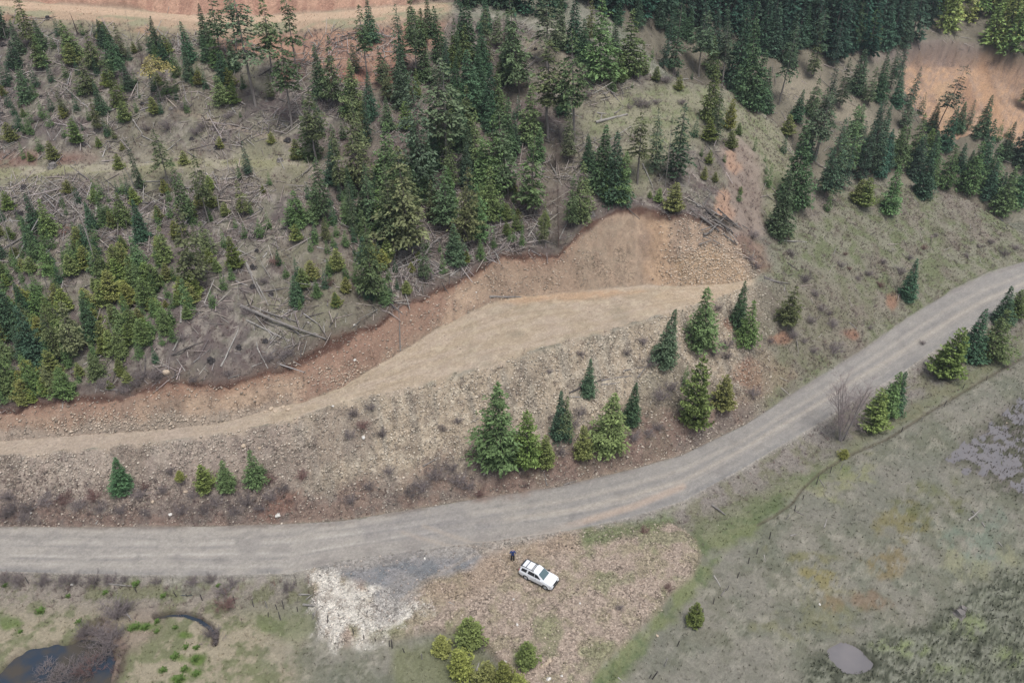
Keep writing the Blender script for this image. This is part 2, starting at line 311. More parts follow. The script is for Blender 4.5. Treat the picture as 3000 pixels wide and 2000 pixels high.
paint(m_pad * np.clip(tracks, 0, 1) * 0.45 * sstep(.3, .6, n_mid), (152,132,108)); paint(m_pad * sstep(.52, .7, fbm(WX * .9, WY * .9, 4, 191, .65)) * .4, (194,176,148))
paint(m_pad * sstep(900, 500, GX) * 0.5, (168,150,134))
# cut bank
tc = np.clip(K - 5.0, 0, 1)
paint(m_cut, (176,148,122), sstep(0.35, 0.65, gul), (146,122,102)); paint(m_cut * sstep(.5, .7, fbm(WX * 1.3, WY * .5, 4, 79)) * .4, (138,116,98)); setm(RUB, m_cut, 0.22 + 0.5 * pat2 * sstep(.7, .4, tc)); setm(GRS, m_cut, 0.05)
redw = sstep(0.55, 0.95, tc + (n_mid - 0.5) * 0.5) * m_cut
paint(redw * sstep(1760, 1650, GX) * 0.65, (140,98,78), pat2, (154,112,88))
paint(m_cut * inpoly(GX, GY, [(880,1180),(900,1050),(1000,980),(1180,880),(1300,850),(1330,900),(1260,960),(1150,1030),(1050,1100),(960,1150)], 22, 12) * 0.7, (156,122,102), n_sml, (142,106,88))
paint(m_cut * sstep(520, 300, GX) * 0.5, (148,116,98), pat, (134,108,94))
paint(m_cut * sstep(0.45, 0.15, tc + (n_mid - .5) * .5) * sstep(950, 700, GX) * 0.7, (156,142,126))
paint(m_cut * inpoly(GX, GY, [(1380,830),(1480,760),(1640,770),(1700,700),(1720,860),(1500,880),(1400,880)], 26, 10) * 0.6, (150,126,104))
paint(m_cut * inpoly(GX, GY, [(1880,640),(1960,640),(1975,760),(1990,850),(1900,850),(1890,740)], 22, 16) * 0.55, (180,146,110), gul, (166,130,98))
paint(m_cut * inpoly(GX, GY, [(1980,760),(2080,720),(2180,780),(2210,830),(1990,845)], 14, 8) * 0.7, (186,156,120), n_sml, (160,128,96))
paint(m_cut * inpoly(GX, GY, [(1690,660),(1860,620),(1880,850),(1700,860)], 20, 10) * 0.5, (166,150,126), n_sml, (132,108,88))
# hillside: dead grass, bark litter, bare soil
paint(m_hill, (104,94,89), pat, (117,112,96)); setm(GRS, m_hill, 0.7); setm(SLA, m_hill, 1.0)
paint(m_hill * pat2 * 0.6, (102,87,84)); paint(m_hill * sstep(.52, .66, fbm(WX * .9, WY * .9, 4, 171, .65)) * .5, (158,148,134)); paint(m_hill * pat3 * 0.45, (122,118,90))
paint(m_hill * sstep(6.10, 6.02, K) * 0.7, (98,82,75)); paint(sstep(5.86, 5.96, K + (n_mid - .5) * .25) * sstep(6.03, 5.99, K) * (1 - right) * .9, (92,64,54))  # dark red-brown lip line, with the shadow under the overhang painted in
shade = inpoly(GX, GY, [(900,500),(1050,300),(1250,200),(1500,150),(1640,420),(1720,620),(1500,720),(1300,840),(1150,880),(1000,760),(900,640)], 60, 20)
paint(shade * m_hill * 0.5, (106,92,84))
paint(m_bench, (156,147,124), pat, (138,134,100)); setm(SLA, m_bench, 0.3)
paint(m_hill * line_mask([(520,320),(600,345),(700,372),(800,398),(880,430)], 7, 7) * .6, (152,136,116))
paint(band(8.0, 8.07, 0.03) * sstep(420, 250, GX + 120 * n_mid) * sstep(.4, .55, n_mid) * 0.8, (124,88,76))
paint(band(8.9, 9.0, 0.03) * sstep(1000, 700, GX) * 0.7, (140,134,104))
# upper meadow around the saddle
sad = inpoly(GX, GY, [(1700,330),(1800,280),(1900,250),(2000,240),(2140,268),(2210,310),(2276,361),(2320,450),(2280,620),(2240,640),(2230,500),(2170,400),(2060,400),(1960,440),(1900,560),(1800,560),(1780,480),(1900,380),(1720,400)], 30, 10)
paint(sad * 0.85, (140,136,108), pat2, (124,130,90)); setm(SLA, sad, 0.15); setm(GRS, sad, 1.0)
paint(inpoly(GX, GY, [(1540,110),(1640,160),(1750,240),(1830,290),(1740,300),(1620,250),(1540,190)], 20, 8) * 0.8, (150,140,116))
trail = inpoly(GX, GY, [(2140,690),(2120,600),(2135,520),(2110,440),(2150,410),(2200,430),(2228,500),(2238,590),(2240,680),(2190,690)], 16, 8)
paint(trail * 0.85, (150,132,118), pat2, (140,122,108)); setm(GRS, trail, 0.1); setm(SLA, trail, 0.1)
for q in [(2142,462,16,34),(2160,490,20,20),(2118,585,18,34),(2125,610,26,20)]: paint(blob(*q, seed=3) * 0.8, (176,138,112))
paint(inpoly(GX, GY, [(2150,690),(2200,680),(2240,720),(2260,800),(2220,800),(2190,750)], 14, 6) * 0.6, (138,106,88))
# far side of the gully
paint(m_above * sstep(1500, 1700, GX), (112,104,88), pat, (124,116,98)); setm(SLA, m_above, 0.5); setm(GRS, m_above, 0.6)
paint(m_above * sstep(1700, 1400, GX), (140,128,118), pat, (124,110,100))
PX2, PY2, _ = project(P[..., 0], P[..., 1], P[..., 2])
def inpoly2(pts, f, wv):
    r = inpoly(PX2, PY2, pts, f, wv)
    return r
paint(m_above * inpoly2([(2290,190),(2400,200),(2420,270),(2500,300),(2640,400),(2720,460),(2600,440),(2420,330),(2290,290)], 20, 8) * 0.7, (150,138,116))
scar = m_above * inpoly2([(2655,150),(2700,138),(2800,132),(2860,150),(2900,140),(3000,178),(3200,210),(3200,640),(2980,410),(2860,380),(2790,400),(2700,330),(2650,260)], 10, 6)
P[..., 2] -= scar * (2.2 + 3.2 * fbm(WX * .16, WY * .07, 5, 23, .6)); rim = m_above * inpoly2([(2645,140),(2700,125),(2800,118),(2870,138),(3000,165),(3200,200),(3200,240),(3000,215),(2860,165),(2790,150),(2690,165)], 6, 4)
paint(scar, (192,150,114), sstep(0.3, 0.7, n_sml), (164,134,112)); paint(scar * sstep(.55, .72, fbm(WX * .35, WY * .12, 4, 19)) * .6, (136,108,90)); paint(rim * .45, (120,96,82)); setm(SLA, scar, 0.0); setm(GRS, scar, 0.05); setm(RUB, scar, 0.5)
paint(m_above * inpoly2([(2872,150),(2900,145),(2930,240),(2960,330),(2920,330),(2890,250)], 6, 3) * 0.45, (184,138,98))
paint(m_above * inpoly2([(2750,210),(2790,190),(2830,230),(2800,300),(2770,330)], 8, 4) * 0.5, (186,148,108))
paint(m_above * inpoly2([(2800,200),(2850,190),(2890,280),(2840,290)], 8, 4) * 0.5, (140,100,74))
paint(m_above * inpoly2([(2520,180),(2660,110),(2860,130),(2880,150),(2700,145),(2600,180)], 10, 5) * 0.5, (132,116,110))
# top road, its pad and the red cut above it
paint(m_top, (176,148,120), pat, (150,144,112)); setm(SLA, m_top, 0); setm(GRS, m_top, 0.3); setm(RUB, m_top, 0.2)
paint(band(9.55, 9.98, 0.08) * sstep(1330, 1250, GX) * 0.85, (196,164,134)); 
redabove = m_above * sstep(1340, 1120, GX + (n_mid - .5) * 100)
paint(redabove, (186,142,116), sstep(0.35, 0.7, fbm(WX * 0.9, WY * 0.15, 4, 8)), (168,124,102)); setm(SLA, redabove, 0.05); setm(GRS, redabove, 0.05); setm(RUB, redabove, 0.4)
paint(m_hill * inpoly(GX, GY, [(640,90),(1000,84),(1300,60),(1290,120),(1180,190),(1130,260),(1040,240),(900,190),(760,170),(640,150)], 26, 10) * 0.8, (178,132,106), pat2, (158,118,98))
paint(m_hill * blob(430, 82, 40, 12) * 0.6, (176,128,100))
for q in [(1150,215,40,30),(850,215,40,25),(1020,220,60,20),(190,680,12,14),(40,40,60,30)]: paint(m_hill * blob(*q, seed=17) * 0.6, (150,96,76))
# fine tonal break-up of every soil
Cc *= (0.86 + 0.28 * n_fin)[..., None] * (0.93 + 0.14 * n_sml)[..., None]

# ---------------------------------------------------------------- meshes
def make_mesh(name, verts, faces_flat, nper, mat=None, smooth=False):
    me = bpy.data.meshes.new(name)
    verts = np.asarray(verts, np.float32).reshape(-1, 3); ff = np.asarray(faces_flat, np.int32).ravel()
    nf = len(ff) // nper
    me.vertices.add(len(verts)); me.vertices.foreach_set('co', verts.ravel())
    me.loops.add(len(ff)); me.loops.foreach_set('vertex_index', ff)
    me.polygons.add(nf); me.polygons.foreach_set('loop_start', np.arange(nf, dtype=np.int32) * nper)
    me.polygons.foreach_set('loop_total', np.full(nf, nper, np.int32))
    if smooth: me.polygons.foreach_set('use_smooth', np.ones(nf, bool))
    if mat: me.materials.append(mat)
    me.update(calc_edges=True)
    return me
def link(name, me, parent=None):
    o = bpy.data.objects.new(name, me); COL.objects.link(o)
    if parent: o.parent = parent
    return o
def tag(o, label=None, cat=None, group=None, kind=None):
    if label: o['label'] = label
    if cat: o['category'] = cat
    if group: o['group'] = group
    if kind: o['kind'] = kind
    return o
def addattr(me, name, typ, data):
    a = me.attributes.new(name, typ, 'POINT')
    if typ == 'FLOAT_COLOR':
        d = np.ones((len(me.vertices), 4), np.float32); d[:, :3] = data; a.data.foreach_set('color', d.ravel())
    else: a.data.foreach_set('value', np.asarray(data, np.float32).ravel())

# node helpers
def new_mat(name, rough=0.9, spec=0.2):
    m = bpy.data.materials.new(name); m.use_nodes = True
    nt = m.node_tree; b = nt.nodes['Principled BSDF']
    b.inputs['Roughness'].default_value = rough
    b.inputs['Specular IOR Level'].default_value = spec
    return m, nt, b
def nd(nt, t, **kw):
    n = nt.nodes.new(t)
    for k, v in kw.items():
        if k in n.inputs: n.inputs[k].default_value = v
        else: setattr(n, k, v)
    return n
def mixc(nt, fac, a, b, mode='MIX'):
    n = nt.nodes.new('ShaderNodeMix'); n.data_type = 'RGBA'; n.blend_type = mode
    for s, v in ((0, fac), (6, a), (7, b)):
        if isinstance(v, (int, float, tuple)): n.inputs[s].default_value = v
        else: nt.links.new(v, n.inputs[s])
    return n.outputs[2]
def mapr(nt, v, a, b, c, d):
    n = nt.nodes.new('ShaderNodeMapRange'); nt.links.new(v, n.inputs[0])
    for i, k in enumerate((a, b, c, d)): n.inputs[i + 1].default_value = k
    return n.outputs[0]
def mth(nt, op, a, b=None):
    n = nt.nodes.new('ShaderNodeMath'); n.operation = op
    for i, v in enumerate((a, b)):
        if v is None: continue
        if isinstance(v, (int, float)): n.inputs[i].default_value = v
        else: nt.links.new(v, n.inputs[i])
    return n.outputs[0]

gm, nt, bs = new_mat('soil_and_turf', 0.95, 0.1)
at = nd(nt, 'ShaderNodeAttribute', attribute_name='soil')
ar = nd(nt, 'ShaderNodeAttribute', attribute_name='rubble')
ag = nd(nt, 'ShaderNodeAttribute', attribute_name='turf')
tc_ = nd(nt, 'ShaderNodeTexCoord')
obj_ = tc_.outputs['Object']
def noise(scale, det=3, rough=0.6):
    n = nd(nt, 'ShaderNodeTexNoise', Scale=scale, Detail=det, Roughness=rough); nt.links.new(obj_, n.inputs['Vector']); return n
n1 = noise(3.5, 4, 0.7); n2 = noise(11.0, 3, 0.7)
wn = nd(nt, 'ShaderNodeTexNoise', Scale=2.0, Detail=3.0); nt.links.new(obj_, wn.inputs['Vector'])
wv = nt.nodes.new('ShaderNodeVectorMath'); wv.operation = 'MULTIPLY_ADD'; nt.links.new(wn.outputs['Color'], wv.inputs[0]); wv.inputs[1].default_value = (.5,.5,.5); nt.links.new(obj_, wv.inputs[2])
vo = nd(nt, 'ShaderNodeTexVoronoi', Scale=3.4, Randomness=1.0); nt.links.new(wv.outputs[0], vo.inputs['Vector'])
vo2 = nd(nt, 'ShaderNodeTexVoronoi', Scale=6.5); nt.links.new(obj_, vo2.inputs['Vector'])
sep = nd(nt, 'ShaderNodeSeparateColor'); nt.links.new(vo.outputs['Color'], sep.inputs[0])
sep2 = nd(nt, 'ShaderNodeSeparateColor'); nt.links.new(vo2.outputs['Color'], sep2.inputs[0])
chip = mth(nt, 'ADD', mapr(nt, sep.outputs[0], 0, 1, -0.30, 0.30), mapr(nt, sep2.outputs[0], 0, 1, -0.30, 0.30))
edge = mapr(nt, vo.outputs['Distance'], 0.25, 0.55, 0.0, -0.18)
chip = mth(nt, 'ADD', chip, edge)
n0 = noise(0.45, 3, 0.6); chip = mth(nt, 'MULTIPLY', chip, mapr(nt, n0.outputs[0], 0.38, 0.62, 0.6, 1.35))
chipm = mth(nt, 'ADD', mth(nt, 'MULTIPLY', chip, ar.outputs['Fac']), 1.0)
grain = mth(nt, 'ADD', mapr(nt, n1.outputs[0], 0.25, 0.75, -0.22, 0.22), mapr(nt, n2.outputs[0], 0.25, 0.75, -0.20, 0.20))
gram = mth(nt, 'ADD', mth(nt, 'MULTIPLY', grain, mapr(nt, ag.outputs['Fac'], 0, 1, 0.5, 1.2)), 1.0)
val = mth(nt, 'MULTIPLY', chipm, gram)
cmb = nd(nt, 'ShaderNodeCombineColor'); [nt.links.new(val, cmb.inputs[i]) for i in range(3)]
base = mixc(nt, 1.0, at.outputs['Color'], cmb.outputs[0], 'MULTIPLY')
nt.links.new(base, bs.inputs['Base Color'])
bmp = nd(nt, 'ShaderNodeBump', Strength=0.8, Distance=0.12)
hgt = mth(nt, 'ADD', mth(nt, 'MULTIPLY', chip, ar.outputs['Fac']), n2.outputs[0])
nt.links.new(hgt, bmp.inputs['Height']); nt.links.new(bmp.outputs[0], bs.inputs['Normal'])

idx = np.arange(NR * NC).reshape(NR, NC)
quads = np.stack([idx[:-1, :-1], idx[:-1, 1:], idx[1:, 1:], idx[1:, :-1]], -1)
# split the sheet: everything is one ground mesh, the road is its own sheet of faces
kk = GK[:-1, :-1]
is_road = (kk >= 2.0) & (kk < 3.0)
def sub(name, sel):
    q = quads[sel]; used, inv = np.unique(q, return_inverse=True)
    me = make_mesh(name, P.reshape(-1, 3)[used], inv.reshape(-1, 4), 4, gm, True)
    addattr(me, 'soil', 'FLOAT_COLOR', Cc.reshape(-1, 3)[used])
    addattr(me, 'rubble', 'FLOAT', RUB.ravel()[used]); addattr(me, 'turf', 'FLOAT', GRS.ravel()[used])
    return link(name, me)
tag(sub('hillside_terrain', (kk >= 3.0)), 'logged hillside with red cut banks and tan graded pad', kind='structure')
tag(sub('gravel_road', is_road), 'grey gravel road curving along the foot of the hill', kind='structure')
tag(sub('valley_ground', kk < 2.0), 'wet meadow and rubble parking area below the road', kind='structure')
vv = P.reshape(-1, 3)
BVH = BVHTree.FromPolygons([tuple(v) for v in P[::2, ::2].reshape(-1, 3)],
    [tuple(q) for q in (lambda I: np.stack([I[:-1, :-1], I[:-1, 1:], I[1:, 1:], I[1:, :-1]], -1).reshape(-1, 4))(np.arange(P[::2, ::2].shape[0] * P[::2, ::2].shape[1]).reshape(P[::2, ::2].shape[:2]))])
CAM = Vector((0, 0, CAM_H))
def hit(px, py):
    rx, ry, rz = ray(px, py); d = Vector((float(rx), float(ry), float(rz))).normalized()
    loc, nrm, i, dist = BVH.ray_cast(CAM, d)
    if loc is None:
        return None, None
    return loc, nrm
def ground(xw, yw):
    loc, nrm, i, d = BVH.ray_cast(Vector((xw, yw, 300)), Vector((0, 0, -1)))
    return loc, nrm

# water sheets
wm, nt, bs = new_mat('still_water', 0.08, 0.5)
bs.inputs['IOR'].default_value = 1.33
tcw = nd(nt, 'ShaderNodeTexCoord'); nq = nd(nt, 'ShaderNodeTexNoise', Scale=.35, Detail=4.0); nt.links.new(tcw.outputs['Object'], nq.inputs['Vector']); fq = mapr(nt, nq.outputs[0], .42, .62, 0, 1); nt.links.new(mixc(nt, fq, (.032,.045,.065,1), (.07,.06,.048,1)), bs.inputs['Base Color']); nn = nd(nt, 'ShaderNodeTexNoise', Scale=1.5, Detail=3.0); nt.links.new(tcw.outputs['Object'], nn.inputs['Vector'])  # blue tone paints the sky's reflection into the water, brown is mud
bw = nd(nt, 'ShaderNodeBump', Strength=0.15, Distance=0.05); nt.links.new(nn.outputs[0], bw.inputs['Height']); nt.links.new(bw.outputs[0], bs.inputs['Normal'])
mw, nt, bs = new_mat('silty_water', 0.12, 0.5)
nzz = nd(nt, 'ShaderNodeTexNoise', Scale=.5, Detail=3.0); tcz = nd(nt, 'ShaderNodeTexCoord'); nt.links.new(tcz.outputs['Object'], nzz.inputs['Vector']); nt.links.new(mixc(nt, nzz.outputs[0], (.13,.125,.13,1), (.22,.20,.195,1)), bs.inputs['Base Color'])
def water(name, pts, z, mat, label, grow=14):
    a = np.array(pts, float); c = a.mean(0); a = c + (a - c) * (1 + grow / np.hypot(*(a - c).T).mean())
    v = at_z(a[:, 0], a[:, 1], z)
    bm = bmesh.new(); vs = [bm.verts.new(q) for q in v]; f = bm.faces.new(vs)
    bmesh.ops.triangulate(bm, faces=[f]); bmesh.ops.recalc_face_normals(bm, faces=bm.faces)
    if sum(f.normal.z for f in bm.faces) < 0: bmesh.ops.reverse_faces(bm, faces=bm.faces)
    me = bpy.data.meshes.new(name); bm.to_mesh(me); bm.free(); me.materials.append(mat)
    return tag(link(name, me), label, kind='structure')
water('pond_water', POND_A, -1.62, mw, 'small silty pond in the wet meadow')
water('creek_water', POND_B, -1.70, wm, 'dark creek pool in the lower left meadow')
ck = np.array(CREEK, float); nrm_ = np.array([(0,-1)] * len(ck))
water('brook_water', [tuple(p + (0, -12)) for p in ck] + [tuple(p + (0, 14)) for p in ck[::-1]], -1.95, wm, 'short curved bend of a brook in the meadow', 2)
water('marsh_water', [(2770,1345),(2850,1270),(2930,1220),(3000,1150),(3150,1080),(3300,1080),(3300,1520),(3020,1500),(2920,1450),(2840,1400)], -1.42, mw, 'shallow marsh water between tussocks', 2)
water('puddle_water', [(480,1733),(640,1731),(642,1742),(480,1744)], -1.36, wm, 'thin puddle beside the road verge', 1)
# ---------------------------------------------------------------- trees
fm, nt, bs = new_mat('conifer_needles', 0.75, 0.25)
oi = nd(nt, 'ShaderNodeObjectInfo'); ta = nd(nt, 'ShaderNodeAttribute', attribute_name='tone')
tcn = nd(nt, 'ShaderNodeTexCoord'); nz = nd(nt, 'ShaderNodeTexNoise', Scale=9.0, Detail=2.0); nt.links.new(tcn.outputs['Object'], nz.inputs['Vector'])
tone = mth(nt, 'MULTIPLY', ta.outputs['Fac'], mapr(nt, nz.outputs[0], 0.3, 0.7, 0.75, 1.25))
cb = nd(nt, 'ShaderNodeCombineColor'); [nt.links.new(tone, cb.inputs[i]) for i in range(3)]
nt.links.new(mixc(nt, 1.0, oi.outputs['Color'], cb.outputs[0], 'MULTIPLY'), bs.inputs['Base Color'])
tm, nt, bs = new_mat('grey_bark', 0.95, 0.1)
oi = nd(nt, 'ShaderNodeObjectInfo'); tcn = nd(nt, 'ShaderNodeTexCoord'); mp = nd(nt, 'ShaderNodeMapping'); mp.inputs['Scale'].default_value = (60, 60, 8)
nz = nd(nt, 'ShaderNodeTexNoise', Scale=1.0, Detail=4.0); nt.links.new(tcn.outputs['Object'], mp.inputs[0]); nt.links.new(mp.outputs[0], nz.inputs['Vector'])
vv_ = mapr(nt, nz.outputs[0], 0.3, 0.7, 0.6, 1.35); cb = nd(nt, 'ShaderNodeCombineColor'); [nt.links.new(vv_, cb.inputs[i]) for i in range(3)]
nt.links.new(mixc(nt, 1.0, oi.outputs['Color'], cb.outputs[0], 'MULTIPLY'), bs.inputs['Base Color'])

def prisms(A, B, ra, rb, n=3):
    """many thin tapered sticks at once: returns verts, quads"""
    A = np.asarray(A, float); B = np.asarray(B, float); d = B - A
    L = np.linalg.norm(d, axis=1, keepdims=True) + 1e-9; d = d / L
    ref = np.where(np.abs(d[:, 2:3]) > 0.9, [[1.0, 0, 0]], [[0, 0, 1.0]])
    u = np.cross(d, ref); u /= np.linalg.norm(u, axis=1, keepdims=True) + 1e-9; v = np.cross(d, u)
    m = len(A); V = np.zeros((m, 2 * n, 3))
    ra = np.broadcast_to(np.asarray(ra, float), (m,))[:, None]; rb = np.broadcast_to(np.asarray(rb, float), (m,))[:, None]
    for k in range(n):
        a = 2 * math.pi * k / n; o = math.cos(a) * u + math.sin(a) * v
        V[:, k] = A + o * ra; V[:, n + k] = B + o * rb
    F = np.array([[k, (k + 1) % n, n + (k + 1) % n, n + k] for k in range(n)])
    Q = (np.arange(m) * 2 * n)[:, None, None] + F[None]
    return V.reshape(-1, 3), Q.reshape(-1, 4)

FINE, DENS = 0.66, 1.9
def conifer(seed, start, rad, power, whorls, per, sprays, droop, size, gap=0.0, lift=0.0, flat=0.35, wild=0.25):
    """unit-height crown: whorled boughs carrying flat sprays of needles"""
    r = np.random.default_rng(seed)
    pos, dr, sz, tn = [], [], [], []
    ax_ = [] ; bx_ = []
    bendx, bendy = r.normal(0, 0.012, 2)
    side_gap = r.uniform(0, 6.28)
    for i in range(whorls):
        t = (i + r.uniform(-0.3, 0.3)) / whorls
        t = min(max(t, 0), 0.985)
        z = start + (1 - start) * t
        prof = (1 - t) ** power * (0.72 + 0.28 * min(1, t * 5 + 0.25))
        if r.random() < gap * 0.5: continue
        lump = 1 + wild * r.normal() * 0.6
        nb = max(3, int(per * (0.6 + 0.6 * (1 - t))))
        a0 = r.uniform(0, 6.28)
        for b in range(nb):
            if r.random() < gap: continue
            a = a0 + b * 6.283 / nb + r.normal(0, 0.25)
            L = rad * prof * lump * r.uniform(0.62, 1.15) * (1 + 0.22 * math.cos(a - side_gap)) + 0.012
            dirv = np.array([math.cos(a), math.sin(a), 0])
            zz = z + r.normal(0, 0.006)
            ax_.append((bendx * z, bendy * z, zz)); bx_.append((dirv[0] * L * 0.8, dirv[1] * L * 0.8, zz - droop * L * 0.6 + lift * L * 0.5))
            ns = max(3, int(sprays * DENS * (L / rad + 0.25)))
            ss = r.uniform(0.18, 1.0, ns) ** 0.8
            for s in ss:
                p = dirv * L * s; pz = zz - droop * L * s ** 1.6 + lift * L * s
                off = r.normal(0, 0.16 * L + 0.004, 2) * (0.5 + 0.5 * s)
                pos.append((p[0] - dirv[1] * off[0], p[1] + dirv[0] * off[0], pz + off[1] * 0.25))
                da = a + r.normal(0, 0.75)
                dr.append((math.cos(da), math.sin(da), -droop * 0.7 + lift + r.normal(0, flat)))
                sz.append(size * FINE * r.uniform(0.6, 1.3) * (0.6 + 0.5 * (1 - t)))
                tn.append(r.uniform(0.7, 1.3) * (1.0 + 0.22 * (s - 0.5)))
    # leader tip
    for k in range(8):
        pos.append((r.normal(0, .004), r.normal(0, .004), 0.955 + 0.012 * k * 0.4)); a = r.uniform(0, 6.28)
        dr.append((math.cos(a) * .5, math.sin(a) * .5, 0.9)); sz.append(size * 0.6); tn.append(1.1)
    pos = np.array(pos); dr = np.array(dr); sz = np.array(sz)[:, None]; tn = np.array(tn)
    pos[:, 0] += bendx * pos[:, 2]; pos[:, 1] += bendy * pos[:, 2]
    dr /= np.linalg.norm(dr, axis=1, keepdims=True)
    rnd = r.normal(0, 1, dr.shape) + np.array([0, 0, 1.4]); sd = np.cross(dr, rnd); sd /= np.linalg.norm(sd, axis=1, keepdims=True) + 1e-9
    V = np.stack([pos - dr * sz * 0.35, pos + sd * sz * 0.36 + dr * sz * 0.1, pos + dr * sz * 1.0, pos - sd * sz * 0.36 + dr * sz * 0.1], 1)
    V[:, 2, 2] -= sz[:, 0] * 0.12
    return V.reshape(-1, 3), np.arange(len(pos) * 4).reshape(-1, 4), np.repeat(tn, 4), np.array(ax_), np.array(bx_)
def trunk_arrays(seed, r0, limbs=None, top=0.99, extra=0, start=0.1, tw=0.10, twz=-0.2):
    r = np.random.default_rng(seed)
    A, B, ra, rb = [], [], [], []
    n = 7; zs = np.linspace(-0.03, top, n + 1); ox = np.cumsum(r.normal(0, 0.003, n + 1)); oy = np.cumsum(r.normal(0, 0.003, n + 1)); ox[0] = oy[0] = 0
    for k in range(n):
        A.append((ox[k], oy[k], zs[k])); B.append((ox[k + 1], oy[k + 1], zs[k + 1]))
        ra.append(r0 * (1 - zs[k] * 0.93)); rb.append(r0 * (1 - zs[k + 1] * 0.93))
    V1, Q1 = prisms(A, B, ra, rb, 6)
    Vs, Qs = [V1], [Q1]; nv = len(V1)
    if limbs is not None and len(limbs[0]):
        V2, Q2 = prisms(limbs[0], limbs[1], r0 * 0.16, r0 * 0.05, 3); Vs.append(V2); Qs.append(Q2 + nv); nv += len(V2)
    if extra:
        z = r.uniform(start, top * 0.97, extra); a = r.uniform(0, 6.28, extra); L = tw * r.uniform(0.3, 1.1, extra) * (1.05 - z)
        A = np.stack([0 * z, 0 * z, z], 1); M = np.stack([np.cos(a) * L, np.sin(a) * L, z + twz * L * r.uniform(0.2, 1.6, extra)], 1)
        V3, Q3 = prisms(A, M, r0 * 0.12, r0 * 0.05, 3); Vs.append(V3); Qs.append(Q3 + nv); nv += len(V3)
        a2 = np.repeat(a, 3) + r.normal(0, 0.7, extra * 3); L2 = np.repeat(L, 3) * r.uniform(0.3, 0.6, extra * 3); f = r.uniform(0.3, 0.95, extra * 3)[:, None]
        S = np.repeat(A, 3, 0) * (1 - f) + np.repeat(M, 3, 0) * f
        T = S + np.stack([np.cos(a2) * L2, np.sin(a2) * L2, twz * 0.8 * L2], 1)
        V4, Q4 = prisms(S, T, r0 * 0.06, r0 * 0.025, 3); Vs.append(V4); Qs.append(Q4 + nv)
    return np.concatenate(Vs), np.concatenate(Qs)
# kind -> conifer() parameters, trunk radius, needle colour, bare twigs
KINDS = {
 'd': (dict(start=.04, rad=.205, power=.85, whorls=34, per=8, sprays=13, droop=.32, size=.042), .014, (.042,.078,.042), 0),
 'g': (dict(start=.05, rad=.225, power=.80, whorls=30, per=8, sprays=13, droop=.22, size=.046, wild=.45, gap=.06), .014, (.076,.120,.047), 0),
 'y': (dict(start=.05, rad=.25, power=.62, whorls=20, per=8, sprays=15, droop=-.10, size=.062, lift=.25, flat=.6, wild=.3), .018, (.106,.138,.045), 0),
 'o': (dict(start=.18, rad=.165, power=.85, whorls=30, per=7, sprays=11, droop=.34, size=.040, gap=.22, wild=.6), .012, (.064,.090,.042), 22),
 't': (dict(start=.42, rad=.135, power=.68, whorls=24, per=7, sprays=10, droop=.36, size=.036, gap=.25, wild=.6), .012, (.056,.082,.042), 34),
 'c': (dict(start=.12, rad=.110, power=.72, whorls=32, per=7, sprays=8, droop=.45, size=.030, gap=.12, wild=.5), .011, (.040,.070,.040), 16),
 'l': (dict(start=.72, rad=.26, power=.35, whorls=10, per=7, sprays=12, droop=.15, size=.042, gap=.1, wild=.5), .010, (.140,.135,.055), 12),
}
VAR = {}
def mk(name, V, Q, mat, tn=None):
    me = make_mesh(name, V, Q, 4, mat)
    if tn is not None: addattr(me, 'tone', 'FLOAT', tn)
    return me
for k, (kw, r0, colr, tw) in KINDS.items():
    VAR[k] = []
    for v in range(4):
        V, Q, tn, A, B = conifer(100 * ord(k) + v, **kw)
        sel = RNG.random(len(A)) < 0.5
        TV, TQ = trunk_arrays(7 + v, r0, (A[sel], B[sel]), extra=tw, start=kw['start'] * 0.4, tw=kw['rad'])
        VAR[k].append((mk('crown', V, Q, fm, tn), mk('trunk', TV, TQ, tm)))
VAR['s'] = [(None, mk('trunk', *trunk_arrays(50 + v, .011, extra=60, start=.15, tw=.13, twz=-.5), tm)) for v in range(3)]
VAR['p'] = [(None, mk('trunk', *trunk_arrays(60 + v, .022, extra=5, start=.3, tw=.04), tm)) for v in range(2)]
VAR['k'] = [(None, mk('trunk', *trunk_arrays(70 + v, .011, extra=230, start=.10, tw=.26, twz=-.35), tm)) for v in range(2)]

